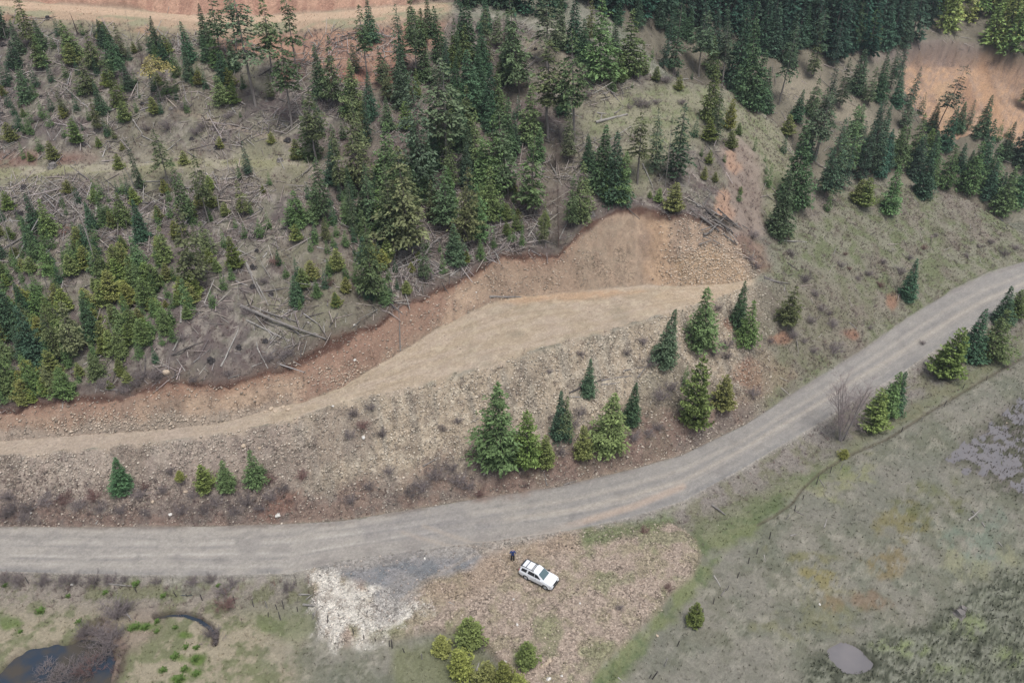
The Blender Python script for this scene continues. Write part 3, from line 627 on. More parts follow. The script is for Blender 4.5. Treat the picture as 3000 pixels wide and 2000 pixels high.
TREES = []
def T(ox, oy, sc, txt):
    for ln in txt.split(';'):
        q = ln.split()
        if not q: continue
        xb, yb, yt = [float(a) for a in q[:3]]
        TREES.append([ox + xb / sc, oy + yb / sc, oy + yt / sc, q[3], float(q[4]) if len(q) > 4 else 1.0])
T(0, 0, 3.136, "60 380 -60 t;25 340 0 d;300 430 -50 o;150 620 390 d 1.4;60 800 600 d 1.3;245 930 580 d;370 640 330 o 1.3;330 800 600 d;545 330 140 d;500 450 300 g;670 550 250 g 1.3;765 330 170 g;885 340 200 d;950 420 290 d;880 640 300 o 1.2;830 870 570 o 1.7;610 720 560 g;1060 610 230 d 1.3;1215 420 90 s;1310 620 350 k;1130 560 240 o;1370 420 290 d;1565 440 320 d;1450 570 390 g;1600 650 430 g;1495 940 530 l 1.1;1540 870 650 g 1.4;1745 580 220 d;1895 420 60 d;1900 560 330 d;2040 560 -20 t 1.5;2172 475 -30 t;2350 970 -60 t 1.3;1775 785 660 g;2045 955 710 g 1.4;2245 810 680 g;2065 710 480 d;1640 710 580 o;1250 770 650 g;1285 905 840 g;1260 1035 920 g;1035 885 810 d;705 1020 840 d;900 1210 880 o .7;480 1020 850 d;595 1065 850 o;385 1075 970 g 1.3;470 1165 1030 g 1.2;180 995 930 g;222 1075 1000 y;230 1245 1110 g;370 1395 1240 g;222 1465 1320 g;285 1480 1400 y;500 1480 1310 y;715 1320 1100 y .8;915 1355 1260 y;1130 1375 1310 y;1095 1560 1420 y .8;30 885 790 y;2150 960 900 y;2210 1085 1020 g;2030 1360 1260 y;1700 1515 1390 y;1060 1285 1170 o;970 1235 1190 y;145 1250 1190 g;1390 700 560 d;1200 560 400 d;715 690 540 d;760 1200 1130 d;715 320 120 p 1.2;560 1100 ;" .replace("560 1100 ;", ""))
T(750, 0, 3.136, "160 730 30 t 1.4;385 700 -20 t;330 1170 280 t 1.1;615 880 440 d 1.1;725 980 380 o;930 680 340 c;1025 720 90 t;1165 790 450 o 1.3;1330 740 80 c;1365 640 190 c;1465 740 140 t 1.2;1560 750 290 d 1.1;1700 580 90 d;1830 620 200 o 1.1;1960 560 0 d;1900 520 60 d;2090 640 130 o 1.3;2120 300 -30 d;2290 620 140 k;850 800 660 g;1748 1570 600 t 1.8;1955 1060 480 d 1.5;2060 920 520 d;1545 1790 720 c 1.4;1385 1210 960 y;1005 1340 950 o;1030 1340 860 c;1130 990 920 g;560 1510 880 t 1.4;965 1780 1100 o 1.4;1185 1760 1150 g 1.2;720 1700 1330 d;2000 1610 1060 g .9;2150 1800 1100 g 1.1;2240 1150 700 g 1.1;2255 780 520 g;2315 1820 1010 o 1.2;150 1325 1220 y;380 1475 1290 y;150 920 690 o;440 960 880 g;530 1010 880 g;1810 900 750 d;2200 430 90 o;1640 780 600 d;2330 560 140 d;1480 900 650 g .7;800 1290 1120 o;2130 1200 900 d")
T(1500, 0, 3.136, "68 880 0 o;20 500 220 d;320 620 -30 t 1.8;440 450 -20 d;560 470 -20 d;705 420 20 o;650 580 200 d 1.1;790 760 30 g 1.2;925 840 610 g;990 760 520 g;940 500 210 d;1068 725 130 g 1.25;1210 690 430 g;1290 535 440 g;1280 275 120 k;1150 230 -30 d;1340 250 -10 d;960 220 -30 d;1390 640 160 c;1480 670 30 c 1.2;1560 340 60 d;1625 370 100 d;1715 700 140 t 1.6;1320 745 620 y;1103 812 740 g .8;1520 710 600 d;1535 835 700 y .7;1650 730 650 d;1795 1130 620 g;1862 1300 830 c 1.2;1680 1265 1070 d;1795 1305 1110 y;1990 1205 930 y .7;2080 1250 1140 y;2012 1375 1210 y;2225 1398 1250 g .7;1840 730 360 g;1930 780 240 t 1.5;2040 830 100 d;2170 960 230 d;2230 1010 500 d 1.3;2320 1050 650 d 1.2;2130 600 0 d;2300 500 10 d;475 1050 700 d;150 800 620 c;330 1270 440 t 1.7;572 1330 350 t 1.2;140 1340 800 g;170 2000 1260 o 1.2;520 1500 1030 o;1740 420 60 d;1850 480 120 d;1960 560 100 d;30 700 300 o;60 1100 880 d;240 1500 1180 g;1460 350 20 d")
T(1500, 350, 3.136, "815 640 80 d 1.5;700 460 150 d;935 780 150 d 1.2;880 760 400 g;1005 775 320 g;1150 590 -20 t 1.5;1310 480 -60 c 1.2;1490 570 -90 c 1.9;1408 620 0 s;625 965 430 g;548 1000 530 o;428 1175 620 k;400 440 180 k 1.3;280 1160 770 o .7;1495 865 600 y;1350 765 640 y .9;1268 725 660 y;1762 560 440 y .8;1870 575 490 y;18 1135 1030 g")
T(2000, 0, 2.351, "770 1440 880 d 1.1;640 1640 1210 d 1.2;590 1300 1140 g;695 1060 930 d;1420 1485 1160 g;1640 1370 1010 d 1.1;1245 1435 1240 y;1195 1395 1240 y;997 1465 1320 g;980 1360 850 c 1.6;1100 1300 960 c 1.5;1350 1220 930 d;1800 1310 1020 g;1960 1330 990 g 1.1;2100 1320 1010 g;2180 1500 1160 g;2280 1440 1170 g;2050 1180 850 d;2200 1100 860 d;2320 1150 700 d;1280 1200 740 c 1.3;1220 1250 880 c 1.3;1480 1160 880 g;860 1100 640 t;1700 1330 1100 o;2330 1400 1100 g;1900 1180 1000 d")
T(2250, 0, 3.136, "100 960 290 t;45 520 60 d;190 610 160 d;415 700 110 t;395 730 290 o;310 420 60 d;600 620 200 c 1.3;560 980 600 c 1.2;620 380 40 d;700 450 60 d;760 460 100 d;790 460 -30 o .9;930 400 100 g;1075 450 20 d 1.1;1220 430 0 d;965 500 150 o;820 870 470 d 1.3;650 1010 570 o;915 980 640 o;1015 920 510 d;1120 820 400 c;1200 720 370 c;1170 980 680 d;1300 980 640 c 1.2;1240 1190 900 o 1.2;1395 1060 860 d;250 1110 840 d;380 1070 740 g;165 1245 1060 y;410 1495 860 t 1.6;430 1490 900 t;340 1490 1110 d;580 1680 1120 c 1.7;705 1570 1000 g;800 1260 970 g;830 1510 1150 c 1.2;930 1560 950 c 1.2;1050 1550 1240 d;1190 1410 1170 y .6;1345 1520 1080 g;1460 1360 1190 y .7;1500 1210 960 d;1620 1380 1000 d 1.2;1740 1210 950 d;1830 1190 940 c 1.3;1960 1260 900 d;2100 1310 1110 g;2200 1260 1150 g;1700 1560 1360 g;2345 1000 600 o")
T(0, 450, 3.136, "350 690 205 s;335 710 395 d;470 780 440 g;480 880 700 g;480 1020 870 d;310 840 650 g;730 460 270 d;590 500 380 g;862 335 220 g;918 1115 295 s 1.3;700 760 620 g;690 970 740 g;770 1015 800 g;860 710 460 d;905 965 750 d;810 560 440 g;960 650 380 o;1150 675 375 g 1.3;1200 420 200 d;1300 810 440 d 1.1;1085 370 240 d;1300 330 -90 c;1560 310 -180 t 1.3;1715 640 90 o .9;1560 440 300 g;1925 635 45 t .9;2022 540 280 p;1950 510 330 y;2240 580 265 o 1.1;2290 200 -90 c;2210 250 80 o .6;2165 260 40 s;2310 570 440 g;1790 1260 520 o 1.3;1520 1010 690 g;1460 1040 900 g;1450 780 600 s;1910 925 640 g;1810 840 660 o;2252 785 640 g;2155 1080 780 y .7;2130 1175 1010 g;2052 1265 1090 g;2000 1095 970 y;1925 1005 880 y;1960 1435 1255 g;1540 1335 1180 g;1540 1165 1010 y;1370 1205 1010 y 1.2;1225 1205 1030 y;1680 1305 1140 y 1.2;1795 1325 1270 y;1405 1440 1330 y 1.6;1630 1395 1290 y;1530 1415 1350 y;1200 1405 1210 y;1090 1335 1120 g 1.2;950 1355 1190 g 1.2;610 1135 1040 g 1.3;560 1200 1010 d;520 1230 1060 g;1120 860 750 d;130 950 860 y 1.3;20 960 730 d;30 620 480 d;210 1180 1060 g;220 960 840 g;150 990 100 s .8;90 860 610 s .6;1250 1000 880 d;850 1120 1020 g;1740 640 440 d")
T(0, 850, 3.92, "150 560 -100 d 1.2;430 890 220 d 1.1;490 260 -60 g 1.3;60 770 510 g;150 1190 700 g 1.2;80 1210 820 g;400 1190 790 g;740 1240 900 g 1.35;660 840 240 o;870 770 160 o 1.5;1090 570 100 d;1190 610 380 y;1370 735 180 s 1.3;1110 1030 720 g 1.1;1405 790 460 g 1.2;1380 410 190 g;1460 470 290 g;1560 400 220 g;1610 790 580 g 1.1;1790 835 650 d 1.2;1490 1085 930 y;1265 1135 1040 y;915 1065 950 g;380 1295 1150 y;500 1140 1020 g;1765 230 90 y 1.6;600 1160 850 o;1100 770 630 g;30 1330 1050 g;650 780 560 g;870 770 600 g;1800 680 500 s;1850 900 800 ;".replace("1850 900 800 ;", "") + "300 800 420 d;700 1190 950 o;40 540 200 g;560 600 300 d;780 880 620 g;10 1000 700 d;1370 960 800 y;1390 1000 890 y;230 1290 1080 g")
T(750, 400, 3.136, "400 830 515 g 1.5;622 780 230 o 1.2;480 580 430 d;550 620 440 d;720 810 670 g;810 690 510 g;740 930 770 g;640 970 765 o;835 1020 860 g 1.1;985 810 520 d 1.1;1140 990 790 d;500 1060 930 g;655 1080 950 g;208 1185 1040 g;120 860 685 g;40 940 760 g 1.2;130 450 330 g;70 520 450 y;1078 1510 795 o 1.1;1270 1090 300 o 1.1;1405 1110 160 o 1.3;1740 870 310 o 1.3;1938 1020 310 o 1.1;1840 1190 820 d 1.4;1715 1260 1080 g 1.1;1545 1340 980 o;1580 1070 930 g;1690 1070 980 g;830 1320 1175 g 1.1;830 1440 1300 y;690 1175 1110 y;1280 1265 1120 d;1220 1335 1200 g;1190 1560 1320 g;1390 1455 1330 y 1.2;375 1560 1290 d .8;2060 1140 935 g;2190 1030 880 g;2090 835 770 d;2335 980 860 g;2160 800 300 g;2265 760 550 g;740 1565 1440 y;1800 570 350 d;880 560 280 d;780 600 420 d;1100 560 330 d;680 640 480 d;930 870 730 d;1050 780 600 d;2290 1180 ;".replace("2290 1180 ;", ""))
T(0, 0, 1.0, "1468 1412 1135 g 1.3;1545 1392 1210 y .75;1597 1382 1288 y .8;1640 1292 1150 d .9;1656 1295 1168 o;1722 1168 1055 d .9;1785 1348 1160 g 1.4;1850 1252 1125 d;1707 1355 1250 y .6;1948 1082 912 d 1.1;2050 1040 850 g 1.3;2158 964 835 d;2190 1025 888 g;2303 962 845 o 1.6;2033 1275 1060 y .8;2007 1135 1075 g;2120 1212 1105 y;2658 884 765 d;2765 1118 968 y;2832 1062 915 d 1.3;2895 1065 915 g 1.4;2928 955 850 d 1.3;2968 935 855 y;2592 1232 1092 g 1.1;2556 1275 1150 y;2612 1215 1096 d 1.2;363 1450 1350 d 1.3;527 1412 1380 y;600 1446 1368 y;668 1446 1355 g;750 1442 1330 g 1.2;1374 1908 1808 y 1.5;1292 1932 1870 y 1.3;1350 2008 1905 y 1.1;1430 2032 1940 y;1472 2040 1945 y .9;1512 2045 1975 y;1540 1968 1880 y 1.2;2035 1842 1774 y .9;2472 1345 1318 y 1.8")
# the smaller firs and pines that fill the stands between the surveyed ones
def fill(n, pts, hpx, kinds, seed):
    r = np.random.default_rng(seed); a = np.array(pts, float); k = 0
    while k < n:
        px = r.uniform(a[:, 0].min(), a[:, 0].max()); py = r.uniform(a[:, 1].min(), a[:, 1].max()); c = False
        for i in range(len(a)):
            x1, y1 = a[i]; x2, y2 = a[(i + 1) % len(a)]
            if (y1 > py) != (y2 > py) and px < (x2 - x1) * (py - y1) / (y2 - y1) + x1: c = not c
        if c: TREES.append([px, py, py - r.uniform(*hpx), kinds[r.integers(len(kinds))], 1.0]); k += 1
fill(34, [(0,760),(200,700),(420,760),(520,860),(500,980),(330,1050),(150,1150),(0,1190)], (45, 110), 'ggydg', 1)
fill(22, [(20,170),(250,90),(560,170),(720,180),(740,260),(520,270),(300,340),(60,270)], (55, 110), 'ddgdo', 2)
fill(16, [(1100,240),(1400,180),(1520,420),(1480,640),(1300,620),(1100,560)], (60, 120), 'dgdo', 3)
fill(12, [(860,600),(1150,620),(1200,760),(1060,860),(900,740)], (45, 90), 'gdyg', 4)
fill(16, [(2450,340),(2700,420),(3000,520),(3000,640),(2880,590),(2700,540),(2520,500)], (70, 130), 'ddg', 5)
fill(120, [(0,780),(260,720),(440,780),(600,860),(560,980),(330,1080),(150,1180),(0,1200)], (34, 80), 'gyggy', 11)
fill(60, [(0,220),(300,120),(720,190),(760,300),(560,330),(300,420),(0,420)], (28, 62), 'gdyg', 12)
fill(50, [(0,560),(420,540),(760,560),(700,760),(400,760),(0,720)], (28, 60), 'gyg', 13)
fill(46, [(760,720),(1100,600),(1250,760),(1180,860),(1050,920),(900,940)], (28, 66), 'gyd', 14)
fill(26, [(1500,560),(1700,600),(1650,720),(1450,730),(1330,800),(1250,820),(1330,640)], (24, 50), 'gy', 15)
fill(10, [(1600,150),(1900,230),(2100,250),(2250,420),(2250,640),(2080,600),(1760,300)], (20, 42), 'yg', 16)
fill(46, [(900,420),(1060,300),(1300,260),(1500,300),(1560,560),(1440,700),(1280,760),(1100,740),(940,620)], (95, 175), 'dgdoc', 21)
fill(14, [(1040,120),(1300,90),(1560,120),(1560,260),(1300,280),(1060,240)], (90, 150), 'dgdc', 22)
fill(14, [(0,380),(300,330),(760,300),(820,620),(700,840),(200,800),(0,700)], (50, 130), 's', 23)
KC = {'s': (.30,.27,.25), 'p': (.42,.39,.35), 'k': (.17,.13,.11)}
NAME = {'d':'fir_tree','g':'fir_tree','y':'pine_tree','o':'ragged_conifer','t':'ragged_conifer','c':'fir_tree','l':'ragged_conifer','s':'dead_tree','p':'dead_tree','k':'dead_tree'}
CAT = {'ragged_conifer':'conifer','fir_tree':'fir tree','pine_tree':'pine tree','dead_tree':'dead tree'}
def height_for(loc, yt):
    v = -(yt - 1000.0) / F_PX; dz = loc.z - CAM_H
    return loc.y * (v * CP - SP) / (CP + v * SP) - dz
LABELQ = []          # (object, descriptor, px, py) named at the end of the script
cnt = {}
_fh = sorted([t[1] - t[2] for t in TREES if NAME[t[3]] == 'fir_tree' and t[1] < 2060], reverse=True)
H_MIN = _fh[295] if len(_fh) > 295 else 0
YV, YQ, YC, yn = [], [], [], 0              # the saplings beyond the 300 largest firs grow together as one mass
for xb, yb, yt, k, wd_ in TREES:
    loc, nrm = hit(min(xb, 3080), yb)
    if loc is None: continue
    h = height_for(loc, yt) * 1.08
    if k in 'dgyo' and h > 0:            # the crown skirt hides the foot of the trunk: the foot stands further up the slope
        dd = (loc - CAM).length; rr_ = KINDS[k][0]['rad'] * h * wd_ ** .75 * (0.8 if k != 'o' else .45)
        dy = min(rr_ * F_PX / dd * ((CAM_H - loc.z) / dd) * 0.95, 0.32 * (yb - yt))
        l2, n2 = hit(min(xb, 3080), yb - dy)
        if l2 is not None and abs(l2.y - loc.y) < 12: loc = l2; h = height_for(loc, yt) * 1.08
    if h < 0.6 or h > 45: continue
    vs = VAR[k]; i = RNG.integers(len(vs)); nm = NAME[k]
    if nm == 'fir_tree' and yb - yt <= H_MIN:
        V, Q, tn, A, B = conifer(RNG.integers(9999), **dict(KINDS[k][0], whorls=18, per=6)); an = RNG.uniform(0, 6.28); ca, sa = math.cos(an), math.sin(an)
        V = (V * (h * wd_, h * wd_, h)) @ np.array([[ca, -sa, 0], [sa, ca, 0], [0, 0, 1.0]]).T + np.array(loc)
        YV.append(V); YQ.append(Q + yn); yn += len(V); YC.append(tn[:, None] * np.array(KINDS[k][2]) * 1.55 * RNG.uniform(.8, 1.2)); continue
    root = bpy.data.objects.new(nm, None); COL.objects.link(root); root.empty_display_size = 0.5
    root.location = loc - Vector((0, 0, 0.15)); ww = (.6 if k == 's' else 1) * h * wd_ ** .75 * RNG.uniform(0.92, 1.08) * min(1.4, max(1.0, 1 + (130 - (yb - yt)) / 180)) * (1.0 if yb < 1750 else .92)
    root.rotation_euler = (RNG.normal(0, .035), RNG.normal(0, .035), RNG.uniform(0, 6.28))
    root.scale = (ww, ww, h + 0.15)
    crown, trunk = vs[i]
    tr = link('trunk', trunk, root)
    if crown:
        cr = link('crown', crown, root); c = np.array(KINDS[k][2]) * 1.55 * RNG.uniform(0.78, 1.32) * np.array([RNG.uniform(.9, 1.3), 1, RNG.uniform(.8, 1.1)])
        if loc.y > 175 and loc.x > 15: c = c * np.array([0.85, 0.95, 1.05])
        cr.color = (*c, 1); tr.color = (.20, .17, .15, 1) if k not in 'tl' else (.27, .24, .22, 1)
    else:
        c = np.array(KC[k]) * RNG.uniform(.8, 1.2)
        if k == 'p' and yb < 120: c = np.array((.07, .06, .055))
        tr.color = (*c, 1)
    sz_ = 'tiny' if h < 2.2 else 'small' if h < 4.5 else 'mid-sized' if h < 9 else 'tall' if h < 15 else 'very tall'
    col_ = {'d': 'dark dense fir', 'g': 'green bushy fir', 'y': 'yellow-green young pine', 'o': 'ragged olive conifer', 't': 'thin long-trunked conifer', 'c': 'narrow columnar fir', 'l': 'pale round-topped tree', 's': 'bare grey snag', 'p': 'branchless dead pole', 'k': 'brown twiggy dead fir'}[k]
    tag(root, cat=CAT[nm], group={'ragged_conifer': 'thin ragged conifers left standing on the slope', 'fir_tree': 'firs scattered over the hillside', 'pine_tree': 'young pines on the slopes and meadow', 'dead_tree': 'dead standing trees on the hillside'}[nm])
    LABELQ.append((root, sz_ + ' ' + col_, xb, yb)); cnt[nm] = cnt.get(nm, 0) + 1

# leaning pine in front of the far scar
loc, nrm = hit(2250 + 1530 / 3.136, 1250 / 3.136)
V, Q, tn, A, B = conifer(991, start=.42, rad=.13, power=.4, whorls=20, per=6, sprays=9, droop=.1, size=.035, gap=.3, wild=.6)
root = bpy.data.objects.new('pine_tree', None); COL.objects.link(root); root.location = loc; h = height_for(loc, 585 / 3.136) * 1.0
root.scale = (h, h, h); root.rotation_euler = (0, math.radians(9), 0)
cr = link('crown', mk('crown', V, Q, fm, tn), root); cr.color = (.06, .09, .06, 1)
tr = link('trunk', mk('trunk', *trunk_arrays(5, .009, (A, B), extra=20, start=.2, tw=.1), tm), root); tr.color = (.12, .10, .09, 1)
tag(root, 'thin dark pine leaning right in front of the orange earth scar', 'pine tree')

# far-off woods that read as one mass
def wood(name, n, polypts, hr, colr, label, kinds, seed, thin=0.28):
    r = np.random.default_rng(seed); a = np.array(polypts, float)
    Vs, Qs, Cs = [], [], []; nv = 0; got = 0; tries = 0
    src = []
    for kk_ in kinds:
        kw = dict(KINDS[kk_][0]); kw['whorls'] = 20; kw['per'] = 6; kw['sprays'] = 4; kw['size'] *= 1.9; kw['rad'] *= .95
        for v in range(3):
            V, Q, tn, A, B = conifer(900 + v + ord(kk_), **kw); TV, TQ = trunk_arrays(3 + v, .012)
            src.append((V, Q, tn, TV, TQ, kk_))
    while got < n and tries < n * 30:
        tries += 1
        px = r.uniform(a[:, 0].min(), a[:, 0].max()); py = r.uniform(a[:, 1].min(), a[:, 1].max())
        c = False
        for i in range(len(a)):
            x1, y1 = a[i]; x2, y2 = a[(i + 1) % len(a)]
            if (y1 > py) != (y2 > py) and px < (x2 - x1) * (py - y1) / (y2 - y1) + x1: c = not c
        if not c: continue
        loc, nrm = hit(px, py)
        if loc is None: continue
        h = r.uniform(*hr); V, Q, tn, TV, TQ, kk_ = src[r.integers(len(src))]
        an = r.uniform(0, 6.28); ca, sa = math.cos(an), math.sin(an); w_ = h * r.uniform(.85, 1.2)
        R = np.array([[ca, -sa, 0], [sa, ca, 0], [0, 0, 1.0]])
        o = np.array(loc)
        Vs.append((V * (w_, w_, h)) @ R.T + o); Qs.append(Q + nv); nv += len(V)
        cc = np.array(colr) * 1.5 * r.uniform(.7, 1.4) * np.array([r.uniform(.8, 1.25), 1, 1]); Cs.append(tn[:, None] * cc)
        Vs.append((TV * (w_, w_, h)) @ R.T + o); Qs.append(TQ + nv); nv += len(TV); Cs.append(np.tile((.16, .13, .12), (len(TV), 1)))
        got += 1
    me = make_mesh(name, np.concatenate(Vs), np.concatenate(Qs), 4, woodm); addattr(me, 'tint', 'FLOAT_COLOR', np.concatenate(Cs))
    tag(link(name, me), label, kind='stuff'); print(name, got, nv)
woodm, nt, bs = new_mat('scattered_plant_matter', 0.9, 0.1)
at = nd(nt, 'ShaderNodeAttribute', attribute_name='tint'); nt.links.new(at.outputs['Color'], bs.inputs['Base Color'])
me = make_mesh('young_fir_saplings', np.concatenate(YV), np.concatenate(YQ), 4, woodm); addattr(me, 'tint', 'FLOAT_COLOR', np.concatenate(YC))
tag(link('young_fir_saplings', me), 'small green fir saplings regrowing over the logged slope', kind='stuff')
print('TREES', cnt)
wood('distant_forest', 330, [(1640,-120),(2760,-120),(2740,60),(2700,110),(2640,120),(2560,175),(2400,190),(2280,150),(2150,120),(1950,70),(1700,40)], (12, 19), (.032,.062,.042), 'dense dark conifer wood covering the slope behind', 'dc', 4)
wood('distant_forest', 40, [(1120,-60),(1640,-60),(1640,60),(1400,30),(1300,4)], (9, 15), (.036,.066,.040), 'dark conifer wood beyond the top road pad', 'dg', 5)
wood('distant_larch_stand', 230, [(2720,-150),(3250,-150),(3250,190),(3000,170),(2900,130),(2740,100)], (9, 14), (.13,.17,.055), 'yellow-green feathery young trees above the orange scar', 'cog', 6)
# ---------------------------------------------------------------- countless small matter
PXX, PYY, DEP = project(P[..., 0], P[..., 1], P[..., 2])
inview = (PXX > -60) & (PXX < 3060) & (PYY > -40) & (PYY < 2060)
e1 = np.zeros_like(P); e2 = np.zeros_like(P)
e1[:, :-1] = P[:, 1:] - P[:, :-1]; e2[:-1] = P[1:] - P[:-1]
NRM = np.cross(e1, e2); AREA = np.linalg.norm(NRM, axis=-1); NRM = NRM / (AREA[..., None] + 1e-9)
NRM[NRM[..., 2] < 0] *= -1
AREA = np.where(inview, AREA, 0)
def pick(weight, n, seed):
    r = np.random.default_rng(seed); w = (AREA * weight).ravel(); w = w / w.sum()
    i = r.choice(len(w), n, p=w); f1 = r.random((n, 1)); f2 = r.random((n, 1))
    p = P.reshape(-1, 3)[i] + e1.reshape(-1, 3)[i] * f1 + e2.reshape(-1, 3)[i] * f2
    return r, i, p, NRM.reshape(-1, 3)[i], Cc.reshape(-1, 3)[i]
def stuff(name, V, Q, C, label, nper=4):
    me = make_mesh(name, V, Q, nper, woodm); addattr(me, 'tint', 'FLOAT_COLOR', C)
    return tag(link(name, me), label, kind='stuff')
# slash: sticks and broken boughs
clump = sstep(0.42, 0.68, fbm(WX * 0.16, WY * 0.16, 4, 131, 0.6)) ** 2 + 0.10
clump = clump + 2.5 * inpoly(GX, GY, [(0,545),(200,530),(420,560),(420,640),(200,660),(0,640)], 20, 8) + 2.0 * inpoly(GX, GY, [(560,520),(750,505),(780,560),(700,620),(560,600)], 20, 8) + 2.0 * inpoly(GX, GY, [(960,250),(1080,260),(1080,330),(950,330)], 20, 8) + 3.0 * inpoly(GX, GY, [(1280,470),(1400,460),(1400,520),(1290,530)], 14, 6) + 2.2 * inpoly(GX, GY, [(1150,560),(1300,540),(1620,640),(1560,720),(1250,830),(1150,860),(1080,800)], 20, 10)
r, i, p, n, c = pick(np.clip(SLA, 0, 1) ** 2 * clump * (m_fill < 0.3), 19000, 201)
m = len(p); t1 = np.cross(n, r.normal(0, 1, (m, 3))); t1 /= np.linalg.norm(t1, axis=1, keepdims=True)
L = (r.gamma(1.6, 0.75, m) + 0.25)[:, None]; up = r.uniform(-0.02, 0.35, (m, 1)) ** 2 * 2
A = p + n * 0.05; B = A + (t1 + n * up) * L
V, Q = prisms(A, B, 0.040 + 0.016 * L[:, 0], 0.018 + 0.010 * L[:, 0], 3)
cc = np.array([.285, .258, .242]) * r.uniform(0.3, 1.6, (m, 1)) * np.stack([r.uniform(.95, 1.1, m), np.ones(m), r.uniform(.9, 1.05, m)], 1)
stuff('slash_debris', V, Q, np.repeat(cc, 6, 0), 'grey broken branches littering the logged slope')
# low leafless brush
bw_ = m_fill * np.clip(SLA, 0, 1) * 1.6 + m_hill * (0.25 + pat2) * 0.8 + m_spur * (sstep(0.46, 0.62, fbm(WX * 0.35, WY * 0.35, 4, 141)) * 1.5 + .15) + 0.12 * m_fill + m_valley * verge * 0.5
bw_ = bw_ + 2.2 * inpoly(GX, GY, [(0,1370),(300,1400),(640,1400),(860,1420),(850,1500),(0,1530)], 20, 10) + 1.5 * m_valley * inpoly(GX, GY, [(0,1690),(360,1690),(360,1730),(200,1760),(0,1740)], 14, 6) + 2.5 * inpoly(GX, GY, [(230,1850),(300,1800),(380,1830),(370,2000),(310,2060)], 20, 8) * m_valley
r, i, p, n, c = pick(bw_, 12000, 202)
m = len(p); k = 7
base = np.repeat(p, k, 0) + r.normal(0, 0.10, (m * k, 3)) * (1, 1, 0)
hh = np.repeat(r.uniform(0.2, 0.75, m), k) * r.uniform(0.6, 1.1, m * k)
d = r.normal(0, 0.55, (m * k, 3)); d[:, 2] = 1; d /= np.linalg.norm(d, axis=1, keepdims=True)
V, Q = prisms(base, base + d * hh[:, None], 0.016, 0.008, 3)
cc = np.repeat(np.array([[.15, .12, .113]]) * r.uniform(0.6, 1.5, (m, 1)) * np.stack([r.uniform(.9, 1.25, m), np.ones(m), r.uniform(.9, 1.1, m)], 1), k * 6, 0)
stuff('low_brush', V, Q, cc, 'knee-high leafless brush on the slopes and verges')
# turf tufts, tinted like the sod they grow from
gw = np.clip(GRS, 0, 1) * (1 + 1.2 * m_bog + m_marsh + 1.0 * m_spur) * (1 - m_pondA) * (1 - m_pondB) * sstep(330, 60, WY)
r, i, p, n, c = pick(gw, 42000, 203)
m = len(p); k = 3
base = np.repeat(p, k, 0) + r.normal(0, 0.07, (m * k, 3)) * (1, 1, 0)
hh = (np.repeat(r.uniform(0.10, 0.32, m), k))[:, None] * (1 + 0.5 * np.repeat((m_bog.ravel() + m_marsh.ravel())[i], k)[:, None])
a = r.uniform(0, 6.28, m * k); s = np.stack([np.cos(a), np.sin(a), 0 * a], 1) * r.uniform(0.03, 0.08, (m * k, 1)); ln = r.normal(0, 0.09, (m * k, 3)) * (1, 1, 0)
V = np.stack([base - s, base + s, base + ln + (0, 0, 1) * hh], 1).reshape(-1, 3)
cc = np.repeat(c * r.uniform(0.75, 1.5, (m, 1)), k * 3, 0)
stuff('grass_tufts', V, np.arange(len(V)).reshape(-1, 3), cc, 'short dry and green grass tufts', 3)
# broken stone
ob = np.array([(1,0,0),(0,1,0),(-1,0,0),(0,-1,0),(0,0,1),(0,0,-1)], float)
of = np.array([(0,1,4),(1,2,4),(2,3,4),(3,0,4),(1,0,5),(2,1,5),(3,2,5),(0,3,5)])
def stones(weight, n_, seed, lo, hi, colr, spread):
    r, i, p, n, c = pick(weight, n_, seed); m = len(p)
    s = (lo * (hi / lo) ** (r.random((m, 1, 1)) ** 3.0)); o = ob[None] * r.uniform(0.55, 1.25, (m, 6, 1)) * (1, 1, .65)
    a = r.uniform(0, 6.28, m); ca, sa = np.cos(a)[:, None], np.sin(a)[:, None]
    x_ = o[..., 0] * ca - o[..., 1] * sa; y_ = o[..., 0] * sa + o[..., 1] * ca
    o = np.stack([x_, y_, o[..., 2] + 0.35 * x_], -1) * s
    V = (p[:, None] + o + n[:, None] * s * 0.25).reshape(-1, 3)
    F = (np.arange(m) * 6)[:, None, None] + of[None]
    cc = np.repeat((np.array([colr]) * (1 - .4) + c * .4 * 1.2) * r.uniform(*spread, (m, 1)), 6, 0)
    return V, F.reshape(-1, 3), cc
out = [stones(m_fill * (1.0 - 0.6 * np.clip(SLA, 0, 1)) + m_cut * 0.45 * sstep(1800, 1600, GX) + m_cut * 1.1 * sstep(1900, 2020, GX), 42000, 301, .05, .26, (.50, .445, .37), (.45, 1.4)),
       stones(m_plat * m_valley * (1 - white * .5) * (1 - dark * .6), 7000, 302, .04, .20, (.44, .36, .30), (.6, 1.4)),
       stones(white, 2600, 303, .04, .17, (.66, .62, .57), (.8, 1.25)),
       stones(m_pad * 0.25 + verge * 0.5 + m_cut * 0.5, 4500, 304, .03, .14, (.40, .35, .30), (.6, 1.4)),
       stones(m_cut * sstep(1900, 2040, GX) * sstep(690, 760, GY) + m_cut * blob(1000, 1110, 60, 30) + m_cut * blob(330, 1240, 240, 24) , 3500, 305, .08, .30, (.50, .42, .33), (.7, 1.3))]
Vs, Fs, Cs, nv = [], [], [], 0
for V, F_, cc in out: Vs.append(V); Fs.append(F_ + nv); Cs.append(cc); nv += len(V)
stuff('rubble', np.concatenate(Vs), np.concatenate(Fs), np.concatenate(Cs), 'tan broken stone over the fill slope and parking area', 3)
